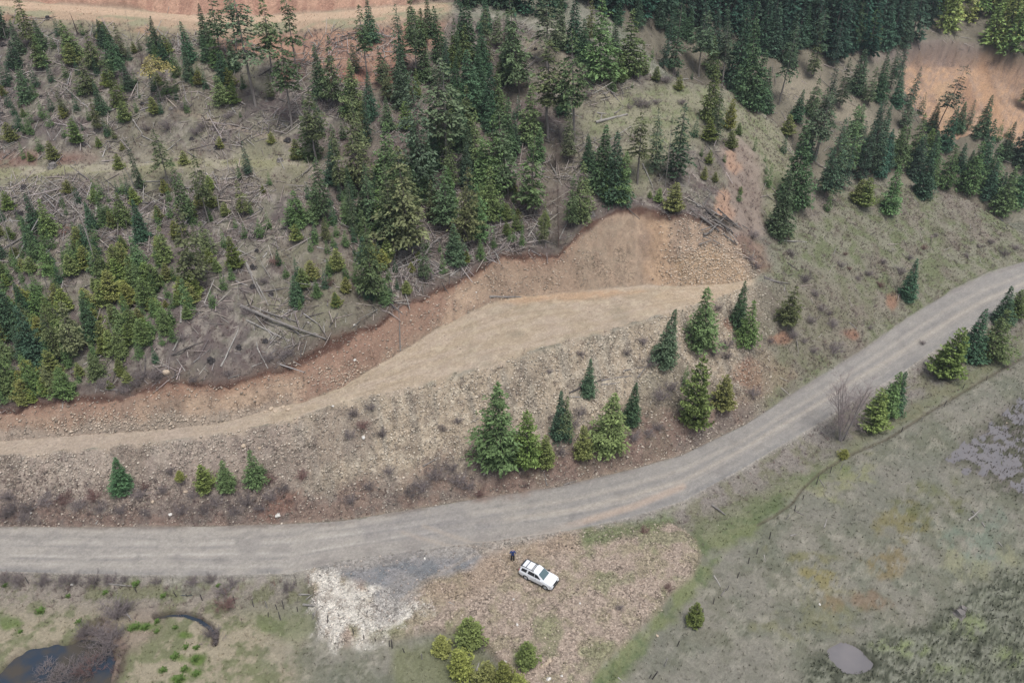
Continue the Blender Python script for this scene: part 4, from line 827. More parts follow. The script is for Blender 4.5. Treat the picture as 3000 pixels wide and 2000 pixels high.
# ---------------------------------------------------------------- logs
lm, nt, bs = new_mat('weathered_wood', 0.9, 0.15)
oi = nd(nt, 'ShaderNodeObjectInfo'); tcn = nd(nt, 'ShaderNodeTexCoord'); mp = nd(nt, 'ShaderNodeMapping'); mp.inputs['Scale'].default_value = (18, 18, 1.5)
nz = nd(nt, 'ShaderNodeTexNoise', Scale=1.0, Detail=4.0); nt.links.new(tcn.outputs['Object'], mp.inputs[0]); nt.links.new(mp.outputs[0], nz.inputs['Vector'])
v_ = mapr(nt, nz.outputs[0], 0.3, 0.7, 0.55, 1.35); cb = nd(nt, 'ShaderNodeCombineColor'); [nt.links.new(v_, cb.inputs[i]) for i in range(3)]
nt.links.new(mixc(nt, 1.0, oi.outputs['Color'], cb.outputs[0], 'MULTIPLY'), bs.inputs['Base Color'])
GREY, PALE, DARK, BRN = (.20,.183,.17), (.31,.29,.265), (.10,.09,.085), (.20,.15,.12)
def log_mesh(L, r, seed, stubs=6):
    rr = np.random.default_rng(seed); n = 5
    zs = np.linspace(0, L, n + 1); ox = np.cumsum(rr.normal(0, L * .006, n + 1)); oy = np.cumsum(rr.normal(0, L * .006, n + 1))
    bm = bmesh.new(); rings = []
    for k in range(n + 1):
        rad = r * (1.05 - 0.5 * zs[k] / L); ring = []
        for j in range(7):
            a = j / 7 * 6.283; q = rad * rr.uniform(.9, 1.1); ring.append(bm.verts.new((ox[k] + math.cos(a) * q, oy[k] + math.sin(a) * q, zs[k])))
        rings.append(ring)
    for k in range(n):
        for j in range(7): bm.faces.new((rings[k][j], rings[k][(j + 1) % 7], rings[k + 1][(j + 1) % 7], rings[k + 1][j]))
    bm.faces.new(rings[0][::-1]); bm.faces.new(rings[-1])
    for s in range(stubs):
        z = rr.uniform(.3, .98) * L; a = rr.uniform(0, 6.28); l = rr.uniform(.15, .5) * (1 + L * .04)
        d = Vector((math.cos(a), math.sin(a), .5)) * l; b = Vector((0, 0, z)); w_ = r * .2
        vs = [bm.verts.new(b + Vector(o)) for o in ((w_, 0, 0), (-w_, w_, 0), (-w_, -w_, 0))]; t = bm.verts.new(b + d)
        for q in range(3): bm.faces.new((vs[q], vs[(q + 1) % 3], t))
    me = bpy.data.meshes.new('fallen_log'); bm.to_mesh(me); bm.free(); me.materials.append(lm); return me
LOGS = []
def LG(ox, oy, sc, txt):
    for ln in txt.split(';'):
        q = ln.split()
        if len(q) < 4: continue
        v = [float(a) for a in q[:4]]; LOGS.append((ox + v[0] / sc, oy + v[1] / sc, ox + v[2] / sc, oy + v[3] / sc, q[4] if len(q) > 4 else 'g', float(q[5]) if len(q) > 5 else 1.0))
LG(0, 0, 3.136, "950 1050 1180 960 w 1.4;1720 1005 1940 820 d;1725 980 1675 770 g;490 1295 575 1180 w;430 1200 475 1300 g;1300 1245 1405 1300 w;1215 1100 1310 1240 w;30 1460 170 1355 d 1.3;1530 1390 1660 1280 w;350 1470 420 1390 g;1140 825 1240 845 g;1290 980 1350 1070 g;980 1190 1040 1110 g;190 1255 270 1280 w;1720 1400 1810 1450 g;1850 1330 1935 1400 g;940 1350 1000 1290 g;1610 1340 1750 1380 d;800 1320 840 1370 w;1860 785 1910 778 w;1300 1020 1450 1015 g .7;930 1140 1040 1115 w;980 1300 1090 1310 d;1330 1500 1420 1490 w")
LG(750, 0, 3.136, "320 800 400 1030 w;30 700 150 630 d;320 680 340 745 w;330 945 520 780 d 1.2;400 1030 460 1100 w;555 850 640 970 w;210 910 340 975 d 1.2;770 750 830 850 g;1160 780 1215 1010 w;1215 1000 1220 1060 w .8;1240 1265 1470 1235 g;1570 1222 1650 1205 w;1560 720 1620 830 g;620 730 700 710 g;650 1130 720 1190 g;390 1190 410 1130 w 1.5;690 960 800 870 g;1760 1150 1960 1070 g;1390 1290 1460 1340 w;760 1350 850 1335 w;1230 1130 1290 1085 w;1200 1100 1290 1120 g;820 1030 825 920 w;1070 825 1300 828 d;1310 800 1340 740 g;310 1000 320 1150 w .6;210 1050 300 990 g")
LG(1500, 0, 3.136, "770 1130 1060 1055 w 2.4;780 1040 860 1050 w 1.6;815 1110 825 1050 w 1.5;945 1260 1100 1165 w;930 1270 1030 1240 g;830 770 910 835 w;2150 955 2190 995 w;2250 1040 2352 1100 w 1.3;210 525 290 570 w;1550 735 1620 730 w;450 640 510 680 d;50 890 60 980 w;75 985 85 930 w;940 1050 1020 985 g")
LG(1500, 350, 3.136, "1200 410 1295 615 w;1200 455 1300 430 g;1350 570 1400 500 w 1.2;1355 500 1360 540 w;350 410 455 610 w;1260 370 1300 410 g;250 330 285 470 g;30 1070 110 1055 w;180 1135 260 1060 w;300 1120 410 1155 g;425 1120 510 950 w;415 1140 440 1040 g;150 1215 210 1140 w;0 880 110 1000 g;1620 710 1760 830 d;1720 370 1790 420 g .6")
PILE0 = len(LOGS)
LG(1500, 350, 3.136, "1730 905 2060 1170 g 1.6;1700 800 2070 1090 g 1.5;1755 1075 2065 965 g 1.5;1780 850 2030 1060 d 1.4;1820 860 2080 1010 g 1.5;1930 900 2110 1030 g 1.4;1740 940 1900 1060 d 1.3;1710 1180 1830 1140 g;1750 1110 1840 1140 g;1840 1150 1935 1200 g;1730 1060 1870 1010 g;1900 930 2040 1000 d 1.3;2110 1020 2165 1055 g;2030 1160 2060 1210 d;1760 870 1990 1090 d 1.3;1850 980 2010 1080 g 1.3;1880 880 2060 1040 d 1.2;1800 1100 1960 950 g")
PILE1 = len(LOGS)
LG(0, 450, 3.136, "90 600 250 800 w 1.4;20 885 270 745 g 1.5;110 1040 200 900 w 2;190 530 270 515 w;60 370 180 430 d;1300 460 1610 465 g;1460 400 1500 325 w;1790 320 1825 380 w;1875 1085 1985 1100 w 1.4;1320 1290 1500 1345 w 1.8;1690 1340 1800 1335 g;1275 1520 1310 1440 w;1660 1560 1665 1380 w 1.6;2180 880 2352 970 w;2250 990 2352 1170 w;2210 1090 2250 1020 g;2050 940 2080 880 w;1880 1390 2140 1445 g;2170 620 2215 670 w;2020 240 2340 205 w;1350 960 1440 935 d;670 1090 820 1095 g;730 1260 920 1160 d;1270 260 1500 255 w;560 900 640 870 g .7;230 1000 280 1030 w")
LG(0, 667, 2.352, "1190 850 1245 720 w 1.3;1180 880 1420 780 d;1520 960 1640 690 w;1660 545 2250 790 g 1.3;1735 545 2050 650 g 1.2;1700 640 1990 780 w 1.2;1900 620 2080 750 g;1690 250 1855 580 g 1.2;1820 440 1985 415 g;1815 210 1955 35 w;2060 390 2255 380 g;1750 680 1775 850 w;1775 830 1850 970 w;1330 930 1440 840 g;490 1000 590 940 g 1.3;705 1020 890 930 g;1735 960 1810 930 w;2160 350 2300 320 g;1960 830 2095 790 g;1400 535 1610 575 d;2230 680 2250 770 w;1850 600 1890 680 g;1570 1040 1660 1010 g;2120 650 2340 760 w;690 1120 720 1130 w;730 1115 810 1120 w 1.3;650 1180 665 1090 w;430 1245 435 1200 w")
LG(750, 400, 3.136, "0 1340 110 1560 w;50 1430 300 1390 g;525 1300 720 1265 d;430 1360 660 1350 g;658 1560 660 1350 g;210 1565 315 1500 g;1330 1180 1305 800 w 1.2;1320 1180 1300 980 w;1180 1120 1255 980 g;1430 1150 1530 1300 w;1455 1380 1500 1300 w;1380 1310 1400 1190 w;1370 1170 1455 1100 w;1560 1160 1635 1280 g;1640 980 1780 880 w 1.2;1745 760 1880 530 w 1.2;1770 770 1900 560 w;1775 1290 1890 1210 w;630 1145 980 1225 w 1.3;680 1025 840 1020 w;715 1040 770 1100 w;560 1020 640 1035 w;1260 730 1345 795 g 1.2;1570 700 1595 560 w 1.3;1500 905 1590 905 g;1560 870 1640 930 g;1590 310 1860 290 g;2115 840 2180 885 g;900 1310 1010 1310 w;1380 1320 1480 1330 w;520 960 620 925 w;490 900 550 940 d;440 930 425 830 g")
LG(1000, 667, 2.352, "1020 478 1240 480 g 1.6;1790 1055 2000 1022 g 1.3;1790 1085 1970 1065 g;1945 985 2110 955 g;2040 1035 2115 940 g;1570 1165 1650 1170 w 1.4;1630 1370 1675 1330 g;1570 1140 1790 1055 d;405 850 400 540 g .8;895 1340 960 1310 g .7")
LG(2000, 667, 2.352, "660 87 885 98 w .9;720 240 800 300 d;1505 1120 1570 1095 w 1.6;1440 1115 1500 1100 g;560 350 735 385 g;600 365 740 390 g;560 340 700 400 g;700 440 705 400 w;470 610 530 635 g")
LG(2000, 1333, 2.351, "200 345 290 415 g 2;215 830 260 905 w 1.4;775 385 835 415 g;945 170 980 225 g;975 500 990 440 w;740 555 785 545 w;1965 450 2050 375 w 1.3;1995 385 2040 440 g;2060 465 2080 495 w 1.6;2175 600 2200 630 w;560 685 570 740 w .6;265 970 300 920 g")
LG(1000, 1333, 2.351, "930 1485 948 1430 w 1.6;1415 210 1395 110 g;1530 205 1610 180 g;560 80 670 15 g;1905 1530 1950 1568 w;740 1010 780 1030 w .7")
LG(0, 1333, 2.351, "660 475 730 370 w .8;745 885 940 905 w;860 1075 910 1135 w 1.3;2060 960 2135 960 w 1.5;2110 995 2155 960 w 1.2;2165 1100 2195 1045 w 1.6;2090 1030 2175 1040 w 2")
pile_top = {}
for j, (x1, y1, x2, y2, k, wm_) in enumerate(LOGS):
    a, na = hit(x1, y1); b, nb = hit(x2, y2)
    if a is None or b is None or abs(a.y - b.y) > 45: continue
    L = (b - a).length
    if L < 0.4: continue
    rad = (0.085 + 0.006 * min(L, 14)) * wm_ ** 0.8 * (0.8 + 0.002 * a.y)
    in_pile = PILE0 <= j < PILE1
    lift = 0.5 * rad + (0.10 + 0.07 * (j - PILE0) if in_pile else 0)
    o = bpy.data.objects.new('fallen_log', log_mesh(L, rad, j, 0 if L < 2 else 7)); COL.objects.link(o)
    o.location = a + Vector((0, 0, lift)); o.rotation_euler = (b - a).to_track_quat('Z', 'Y').to_euler()
    c = np.array({'g': GREY, 'w': PALE, 'd': DARK}[k]) * RNG.uniform(.85, 1.15); o.color = (*c, 1)
    tag(o, cat='log', group='logs stacked in the pile above the cut' if in_pile else 'fallen logs lying on the ground')
    ln_ = 'short' if L < 2.5 else 'mid-length' if L < 6 else 'long'
    LABELQ.append((o, ln_ + ' ' + {'g': 'grey', 'w': 'bleached pale', 'd': 'dark charred'}[k] + (' log of the criss-cross pile' if in_pile else ' fallen log'), (x1 + x2) / 2, (y1 + y2) / 2))
# ---------------------------------------------------------------- stumps
def stump_mesh(seed):
    rr = np.random.default_rng(seed); bm = bmesh.new(); n = 12
    rings = []
    for z, s in ((-.3, 1.5), (.05, 1.25), (.35, .95), (.9, .85)):
        ring = []
        for j in range(n):
            a = j / n * 6.283; q = s * (1 + .22 * (z < .1) * math.cos(a * 4 + seed) + rr.normal(0, .05)); ring.append(bm.verts.new((math.cos(a) * q, math.sin(a) * q, z + (rr.uniform(-.12, .25) if z > .8 else 0))))
        rings.append(ring)
    for k in range(3):
        for j in range(n): bm.faces.new((rings[k][j], rings[k][(j + 1) % n], rings[k + 1][(j + 1) % n], rings[k + 1][j]))
    c = bm.verts.new((0, 0, .72))
    for j in range(n): bm.faces.new((rings[3][j], rings[3][(j + 1) % n], c))
    for k in range(9):                                    # spreading roots
        a = rr.uniform(0, 6.28); l = rr.uniform(1.3, 2.6); w_ = .16; d = Vector((math.cos(a), math.sin(a), 0)); s = Vector((-d.y, d.x, 0)) * w_
        v1, v2, v3 = bm.verts.new(d * .7 + s + Vector((0, 0, .1))), bm.verts.new(d * .7 - s + Vector((0, 0, .1))), bm.verts.new(d * .7 + Vector((0, 0, .45))); t = bm.verts.new(d * l + Vector((0, 0, rr.uniform(-.3, .2))))
        for f in ((v1, v2, t), (v2, v3, t), (v3, v1, t)): bm.faces.new(f)
    me = bpy.data.meshes.new('tree_stump'); bm.to_mesh(me); bm.free(); me.materials.append(lm); return me
SM = [stump_mesh(s) for s in (1, 2, 3)]
ST = [(0,0,3.136,"440 170 d 1.3;1570 1000 g;1310 950 d;770 1330 d;1760 1280 d;2000 1350 d 1.4;120 1170 d;25 410 d 1.3;2060 1290 d;20 1050 d;380 890 d .8"),(750,0,3.136,"295 1290 d 1.5;225 1480 g 1.4;100 930 g .8"),(1500,0,3.136,"215 460 d;185 540 d"),(1500,350,3.136,"740 880 g 1.2"),(0,450,3.136,"220 310 d 1.3;180 560 d 1.7;1470 520 d;490 125 g 2;2320 1040 d"),(0,667,2.352,"1770 160 d .8;1755 275 d;1740 410 d;1870 460 d;1645 825 d;1455 915 d 1.2;1120 640 w 1;1830 780 d;1410 440 g .9"),(2000,1333,2.351,"1905 1100 g 1.6;1930 1060 g")]
for ox, oy, sc, txt in ST:
    for ln in txt.split(';'):
        q = ln.split(); loc, n_ = hit(ox + float(q[0]) / sc, oy + float(q[1]) / sc)
        if loc is None: continue
        o = link('tree_stump', SM[RNG.integers(3)]); s = 0.34 * (float(q[3]) if len(q) > 3 else 1); o.scale = (s, s, s * RNG.uniform(.8, 1.3)); o.location = loc
        o.rotation_euler = (RNG.normal(0, .1), RNG.normal(0, .1), RNG.uniform(0, 6)); c = {'d': (.055, .05, .05), 'g': GREY, 'w': PALE}[q[2]]; o.color = (*c, 1)
        tag(o, cat='tree stump', group='stumps left on the logged ground')
        LABELQ.append((o, {'d': 'charred black', 'g': 'grey rooty', 'w': 'pale sawn'}[q[2]] + ' stump', ox + float(q[0]) / sc, oy + float(q[1]) / sc))
# ---------------------------------------------------------------- boulders
rkm, nt, bs = new_mat('tan_rock', 0.9, 0.2)
oi = nd(nt, 'ShaderNodeObjectInfo'); tcn = nd(nt, 'ShaderNodeTexCoord'); nz = nd(nt, 'ShaderNodeTexNoise', Scale=3.0, Detail=5.0); nt.links.new(tcn.outputs['Object'], nz.inputs['Vector'])
v_ = mapr(nt, nz.outputs[0], 0.3, 0.7, 0.65, 1.25); cb = nd(nt, 'ShaderNodeCombineColor'); [nt.links.new(v_, cb.inputs[i]) for i in range(3)]
nt.links.new(mixc(nt, 1.0, oi.outputs['Color'], cb.outputs[0], 'MULTIPLY'), bs.inputs['Base Color'])
def rock_mesh(seed):
    bm = bmesh.new(); bmesh.ops.create_icosphere(bm, subdivisions=2, radius=1); rr = np.random.default_rng(seed)
    pl = [(Vector(rr.normal(0, 1, 3)).normalized(), rr.uniform(.55, .85)) for _ in range(9)]
    for v in bm.verts:
        for n_, d in pl:
            e = v.co.dot(n_) - d
            if e > 0: v.co -= n_ * e
        v.co.z *= .75; v.co += Vector(rr.normal(0, .02, 3))
    me = bpy.data.meshes.new('boulder'); bm.to_mesh(me); bm.free(); me.materials.append(rkm); return me
RM = [rock_mesh(s) for s in range(4)]
BO = [(487,1092,1.5,'t'),(795,1197,.9,'t'),(829,1192,.8,'t'),(844,1200,.8,'t'),(806,1205,.7,'t'),(776,1206,.6,'t'),(1064,1282,.7,'w'),(815,1510,.9,'w'),(499,1507,.7,'w'),(1245,1636,.45,'w'),(1608,1937,.7,'t'),(1600,1944,.6,'t'),(1586,1953,.6,'t'),(1608,1988,.7,'w'),(1645,1980,.45,'w'),(1504,1755,.4,'w'),(1516,1830,.4,'w'),(1699,1767,.35,'w'),(1925,1861,.45,'t'),(212,1711,.6,'w'),(562,1810,.35,'w'),(447,1470,.7,'t'),(1040,953,.5,'w'),(1040,1055,.6,'w'),(1395,857,.4,'w'),(2190,812,.8,'t'),(2950,1240,.5,'t'),(715,1307,.9,'t'),(760,1313,.7,'t'),(975,1190,.5,'w'),(90,1503,.5,'w'),(30,1500,.5,'w'),(545,1440,.6,'t'),(2402,1770,.35,'w'),(1890,1745,.4,'t'),(1480,1937,.4,'w')]
for bx_, by_, s, k in BO:
    loc, n_ = hit(bx_, by_)
    o = link('boulder', RM[RNG.integers(4)]); s *= .42; o.scale = (s * RNG.uniform(.9, 1.3), s, s); o.location = loc + Vector((0, 0, s * .2)); o.rotation_euler = (RNG.normal(0, .3), RNG.normal(0, .3), RNG.uniform(0, 6))
    o.color = (.50, .40, .30, 1) if k == 't' else (.66, .63, .58, 1)
    tag(o, cat='boulder', group='loose boulders on the banks and rubble'); LABELQ.append((o, ('big ' if s > .37 else 'small ') + ('tan' if k == 't' else 'whitish') + ' boulder', bx_, by_))
# ---------------------------------------------------------------- leafless shrubs
def shrub_mesh(seed, n1=26, spread=.55):
    rr = np.random.default_rng(seed); a = rr.uniform(0, 6.28, n1); lean = rr.uniform(.05, spread, n1)
    A = np.stack([rr.normal(0, .08, n1), rr.normal(0, .08, n1), np.full(n1, -.03)], 1); B = A + np.stack([np.cos(a) * lean, np.sin(a) * lean, rr.uniform(.4, .75, n1)], 1)
    SA, SB, RA, RB = [A], [B], [np.full(n1, .012)], [np.full(n1, .006)]
    for lvl, (mul, l, r1) in enumerate(((6, .34, .006), (3, .18, .0045))):
        S0, S1 = SA[-1], SB[-1]; m = len(S0) * mul; f = rr.uniform(.3, 1, m)[:, None]
        S = np.repeat(S0, mul, 0) * (1 - f) + np.repeat(S1, mul, 0) * f; d = np.repeat(S1 - S0, mul, 0); d /= np.linalg.norm(d, axis=1, keepdims=True)
        d = d + rr.normal(0, .55, (m, 3)); d /= np.linalg.norm(d, axis=1, keepdims=True)
        SA.append(S); SB.append(S + d * l * rr.uniform(.5, 1.1, (m, 1))); RA.append(np.full(m, r1)); RB.append(np.full(m, r1 * .4))
    V, Q = prisms(np.concatenate(SA), np.concatenate(SB), np.concatenate(RA), np.concatenate(RB), 3)
    return make_mesh('bare_shrub', V, Q, 4, tm)
SHM = [shrub_mesh(s) for s in range(4)]
SH = []
def S_(ox, oy, sc, txt):
    for ln in txt.split(';'):
        q = ln.split()
        if len(q) >= 3: SH.append((ox + float(q[0]) / sc, oy + float(q[1]) / sc, float(q[2]), q[3] if len(q) > 3 else 'g'))
S_(2000, 667, 2.352, "840 375 2.6;750 195 1.8;1090 270 1.9;1500 320 2.6;1280 330 1.8;1150 290 1.3 r;950 570 2;880 650 2.2;1030 680 2.2;920 470 1.9;1120 190 1.2 r;1210 360 1.4;2210 190 2.4;2290 150 2.2;2120 110 1.8;1560 220 1.8;1380 250 1.5;480 1150 2.6;290 830 2.4;210 880 2.2;1040 860 2.6;760 760 2.4;300 900 2;1360 410 1.8 r;600 790 1.6;480 70 2.4;500 280 2;460 230 1.8;1650 800 1.4;240 560 1.6;1000 600 1.4;1290 700 1.4;900 860 1.8;830 790 1.6;1740 60 1.4;2040 140 1.3;1960 200 1.4;1660 150 1.5 r")
S_(1000, 667, 2.352, "1570 1370 3.2;1640 1290 2;1510 1560 2;2200 1180 3;2270 1120 2.6;2120 950 2;2010 1460 2.4;2110 1440 2;2180 1390 1.8;2240 880 1.8;2080 800 1.8;1960 870 1.4;1430 1000 1.2;1650 880 1.2;800 1340 1.4;280 1440 1.8;150 1380 2 r;90 1300 1.8;200 1250 1.6;60 1450 1.8;700 1400 1.4")
S_(0, 1333, 2.351, "100 380 2.4;220 370 2.2;330 340 2.4;440 330 2.2 r;560 360 2.2;650 300 2.6 r;700 380 2.2;830 400 2;960 290 2.4;1000 410 1.8;1120 260 1.8;1250 400 1.9;1330 290 2;1400 400 2.2;1500 340 2.2;1620 400 2;1700 340 2.2;1800 380 2;1880 300 2.4;1950 240 1.8;1860 180 2 r;50 420 2;170 440 1.8;60 300 2;1000 230 1.5 r;130 880 2;300 880 2.2;420 890 2;520 880 2;650 880 2.2;760 880 1.9;860 870 1.4;1080 880 1.4;1330 880 1.8;1450 870 1.6;1600 890 1.6;40 870 1.9;800 1110 3.6;870 1080 2.4;1550 950 2.2;1560 1040 2.4 r;1480 1290 2.6;1440 1240 2;330 1530 3.2;450 1560 3.4;560 1540 3.2;640 1500 3 r;720 1400 2.8;760 1300 2.8;700 1240 2.6;600 1240 2.4;800 1230 2.4;1990 930 1.6;2080 160 2 r;1180 130 1.5;1260 200 1.4")
S_(1500, 0, 3.136, "230 585 1.4;690 900 2;1420 760 3;1180 985 2.6;1330 960 2;1240 990 2;1560 960 2;1080 1000 1.6;760 140 2")
S_(1000, 1333, 2.351, "640 160 2.6;800 190 2.4;760 100 2;480 280 2.2;560 240 2;200 230 1.8;330 120 1.8;1270 60 2.4;60 330 2;860 230 2;2090 530 1.2 r;2250 930 1.1 r;1920 1060 1;1230 100 2;950 280 1.4 r")
S_(0, 667, 2.352, "900 1060 2.2;1000 1030 2.4;1090 1040 2.4;950 1090 2;1860 920 2.2;1950 900 2;2000 880 1.8;1580 1020 1.4;700 1100 2.2;850 1130 2;1250 770 1.8;1340 1060 1.4;1700 600 1.8;1900 250 2 r;2270 400 2.2 r;1820 380 1.8")
S_(0, 0, 3.136, "1700 1010 2.4;1550 1190 2.2;1800 1240 2.4;2100 1090 2.2;1350 1200 1.8;680 1160 1.8;340 1120 1.8;1150 720 3;560 550 2;2150 540 2 r;1860 1180 2")
for sx, sy, s, k in SH:
    loc, n_ = hit(sx, sy)
    if loc is None: continue
    o = link('bare_shrub', SHM[RNG.integers(4)]); q = s * RNG.uniform(.85, 1.1); o.scale = (q, q, q * RNG.uniform(.6, .8)); o.location = loc; o.rotation_euler = (0, 0, RNG.uniform(0, 6.28))
    c = np.array((.24, .205, .20) if k == 'g' else (.24, .15, .135)) * RNG.uniform(.75, 1.2); o.color = (*c, 1)
    tag(o, cat='shrub', group='leafless shrubs on the banks'); LABELQ.append((o, ('large' if s > 2.3 else 'mid-sized' if s > 1.6 else 'small') + (' grey' if k == 'g' else ' reddish') + ' leafless shrub', sx, sy))
# bare multi-stemmed tree beside the road
loc, _ = hit(2462, 1290)
root = bpy.data.objects.new('bare_tree', None); COL.objects.link(root); root.location = loc
def bare_tree(seed, H):
    rr = np.random.default_rng(seed); n1 = 7
    a = rr.uniform(0, 6.28, n1); A = np.stack([rr.normal(0, .15, n1), rr.normal(0, .15, n1), np.full(n1, -.2)], 1)
    B = A + np.stack([np.cos(a) * H * rr.uniform(.03, .22, n1), np.sin(a) * H * rr.uniform(.03, .22, n1), H * rr.uniform(.5, .85, n1)], 1)
    SA, SB, RA, RB = [A], [B], [np.full(n1, .11)], [np.full(n1, .035)]
    for mul, l, r1, j in ((12, .26, .028, .5), (7, .13, .014, .5), (5, .07, .009, .6)):
        S0, S1 = SA[-1], SB[-1]; m = len(S0) * mul; f = rr.uniform(.12, 1, m)[:, None]
        S = np.repeat(S0, mul, 0) * (1 - f) + np.repeat(S1, mul, 0) * f; d = np.repeat(S1 - S0, mul, 0); d /= np.linalg.norm(d, axis=1, keepdims=True)
        d = d + rr.normal(0, j, (m, 3)); d /= np.linalg.norm(d, axis=1, keepdims=True)
        SA.append(S); SB.append(S + d * l * H * rr.uniform(.4, 1.1, (m, 1))); RA.append(np.full(m, r1)); RB.append(np.full(m, r1 * .45))
    return SA, SB, RA, RB
SA, SB, RA, RB = bare_tree(3, 12.5)
V, Q = prisms(SA[0], SB[0], RA[0], RB[0], 6); o = link('trunk', make_mesh('trunk', V, Q, 4, tm), root); o.color = (.30, .27, .26, 1)
V, Q = prisms(np.concatenate(SA[1:]), np.concatenate(SB[1:]), np.concatenate(RA[1:]), np.concatenate(RB[1:]), 3); o = link('crown', make_mesh('crown', V, Q, 4, tm), root); o.color = (.34, .28, .27, 1)
tag(root, 'tall leafless many-stemmed tree at the outer edge of the gravel road', 'bare tree')
# ---------------------------------------------------------------- leafy green plants by the creek
pm, nt, bs = new_mat('fresh_leaves', 0.6, 0.3); tcn = nd(nt, 'ShaderNodeTexCoord'); nz = nd(nt, 'ShaderNodeTexNoise', Scale=5.0); nt.links.new(tcn.outputs['Object'], nz.inputs['Vector'])
nt.links.new(mixc(nt, nz.outputs[0], (.06, .11, .025, 1), (.12, .19, .04, 1)), bs.inputs['Base Color'])
def leafy(seed):
    rr = np.random.default_rng(seed); n = 120; p = np.stack([rr.normal(0, .27, n), rr.normal(0, .27, n), rr.uniform(0, .12, n)], 1); a = rr.uniform(0, 6.28, n)
    d = np.stack([np.cos(a), np.sin(a), rr.uniform(.5, 1.6, n)], 1) * .34; s = np.stack([-np.sin(a), np.cos(a), 0 * a], 1) * .10
    V = np.stack([p, p + d * .5 + s, p + d * (1, 1, .8), p + d * .5 - s], 1).reshape(-1, 3)
    return make_mesh('leafy_plant', V, np.arange(len(V)), 4, pm)
LP = [leafy(1), leafy(2), leafy(3)]
for j, (x_, y_, s) in enumerate([(400,1835,1.3),(425,1838,1.2),(385,1842,1),(460,1820,1),(514,1838,.8),(459,1850,.8),(545,1895,1),(575,1897,.9),(513,1923,1.2),(572,1930,1.2),(480,1962,1),(540,1960,1),(577,1972,1.1),(523,1990,1.5),(400,1710,1.3),(16,1714,1),(120,1790,1.3),(230,1822,1),(310,1735,1),(60,1850,.7),(480,1745,1),(640,1715,.9),(200,1746,.8)]):
    loc, _ = hit(x_, y_); o = link('leafy_plant', LP[j % 3]); o.location = loc; o.scale = (s * .55, s * .55, s * .5); o.rotation_euler[2] = j
    tag(o, cat='leafy plant', group='bright green leafy plants in the creek meadow'); LABELQ.append((o, ('large' if s > 1.05 else 'small') + ' bright green leafy plant', x_, y_))
# ---------------------------------------------------------------- fence posts
def post_mesh(seed):
    rr = np.random.default_rng(seed); bm = bmesh.new(); rings = []
    for z in (-.3, .4, .9, 1.35):
        rings.append([bm.verts.new((math.cos(a) * .075 * rr.uniform(.85, 1.15), math.sin(a) * .075 * rr.uniform(.85, 1.15), z + (0.08 * math.cos(a) if z > 1.3 else 0))) for a in np.arange(6) * 1.0472])
    for k in range(3):
        for j in range(6): bm.faces.new((rings[k][j], rings[k][(j + 1) % 6], rings[k + 1][(j + 1) % 6], rings[k + 1][j]))
    bm.faces.new(rings[-1]); me = bpy.data.meshes.new('fence_post'); bm.to_mesh(me); bm.free(); me.materials.append(lm); return me
PMs = [post_mesh(s) for s in range(3)]
POSTS = [(2461,1377,1.1),(2432,1385,.9),(2392,1418,1.2),(2352,1462,.8),(2328,1496,1.0),(2302,1522,.9),(2254,1578,1.2),(2217,1622,.9),(2192,1650,1.0),(2160,1692,.9),(2130,1728,1.0),(2090,1768,.9),(2058,1803,1.0),(2820,1140,.9),(2765,1190,1),(2700,1235,.8),(2640,1265,.9),(2890,1115,.8),(1911,1988,1.5),(1903,1985,.8),(1946,1950,1.2),(1984,1892,1),(1149,1897,1.4),(1142,1892,.9),(1185,1910,.8),(1237,1930,1.1),(1066,1870,.7),(1036,1856,.8),(1100,1878,.7),(743,1776,1),(783,1780,1.1),(812,1784,.9),(832,1782,1.1),(822,1815,1),(872,1790,.8),(917,1812,1),(786,1806,.7),(960,1823,1.1),(517,1747,.9),(593,1758,1),(640,1757,.8),(549,1748,.6),(688,1766,1),(400,1735,.8),(85,1710,1.1)]
for j, (x_, y_, s) in enumerate(POSTS):
    loc, _ = hit(x_, y_)
    if loc is None: continue
    o = link('fence_post', PMs[j % 3]); o.location = loc; o.scale = (.8 * s ** .5, .8 * s ** .5, .85 * s); o.rotation_euler = (RNG.normal(0, .10), RNG.normal(0, .12), RNG.uniform(0, 6)); o.color = (.10, .09, .085, 1) if j % 5 else (.3, .28, .26, 1)
    tag(o, cat='fence post', group='old wooden fence posts in the meadow'); LABELQ.append((o, ('tall' if s > 1.05 else 'short') + (' dark' if j % 5 else ' pale grey') + ' wooden fence post', x_, y_))
# ---------------------------------------------------------------- the car
def simple(name, c, rough, spec=.5, metal=0.0, coat=0.0, noisy=0.06):
    m, nt, b = new_mat(name, rough, spec); b.inputs['Metallic'].default_value = metal; b.inputs['Coat Weight'].default_value = coat
    tcn = nd(nt, 'ShaderNodeTexCoord'); nz = nd(nt, 'ShaderNodeTexNoise', Scale=6.0, Detail=3.0); nt.links.new(tcn.outputs['Object'], nz.inputs['Vector'])
    a = tuple(q * (1 - noisy) for q in c); d = tuple(min(1, q * (1 + noisy)) for q in c)
    nt.links.new(mixc(nt, nz.outputs[0], (*a, 1), (*d, 1)), b.inputs['Base Color']); return m
M_paint = simple('white_car_paint', (.78, .80, .82), .28, .5, coat=.5, noisy=.03); M_glass = simple('dark_tinted_glass', (.02, .025, .03), .08, .6)
M_wind = simple('windscreen_glass', (.10, .15, .16), .06, .6); M_tyre = simple('dusty_tyre_rubber', (.06, .058, .056), .9, .2, noisy=.3); M_rim = simple('dusty_alloy', (.30, .30, .30), .5, .5, noisy=.2)
M_blk = simple('black_trim', (.025, .027, .03), .5, .4); M_lamp = simple('headlight_lens', (.55, .58, .60), .15, .6); M_red = simple('tail_light_lens', (.35, .03, .03), .2, .6)
loc, nrm = hit(1579, 1697); CARP = loc.copy()
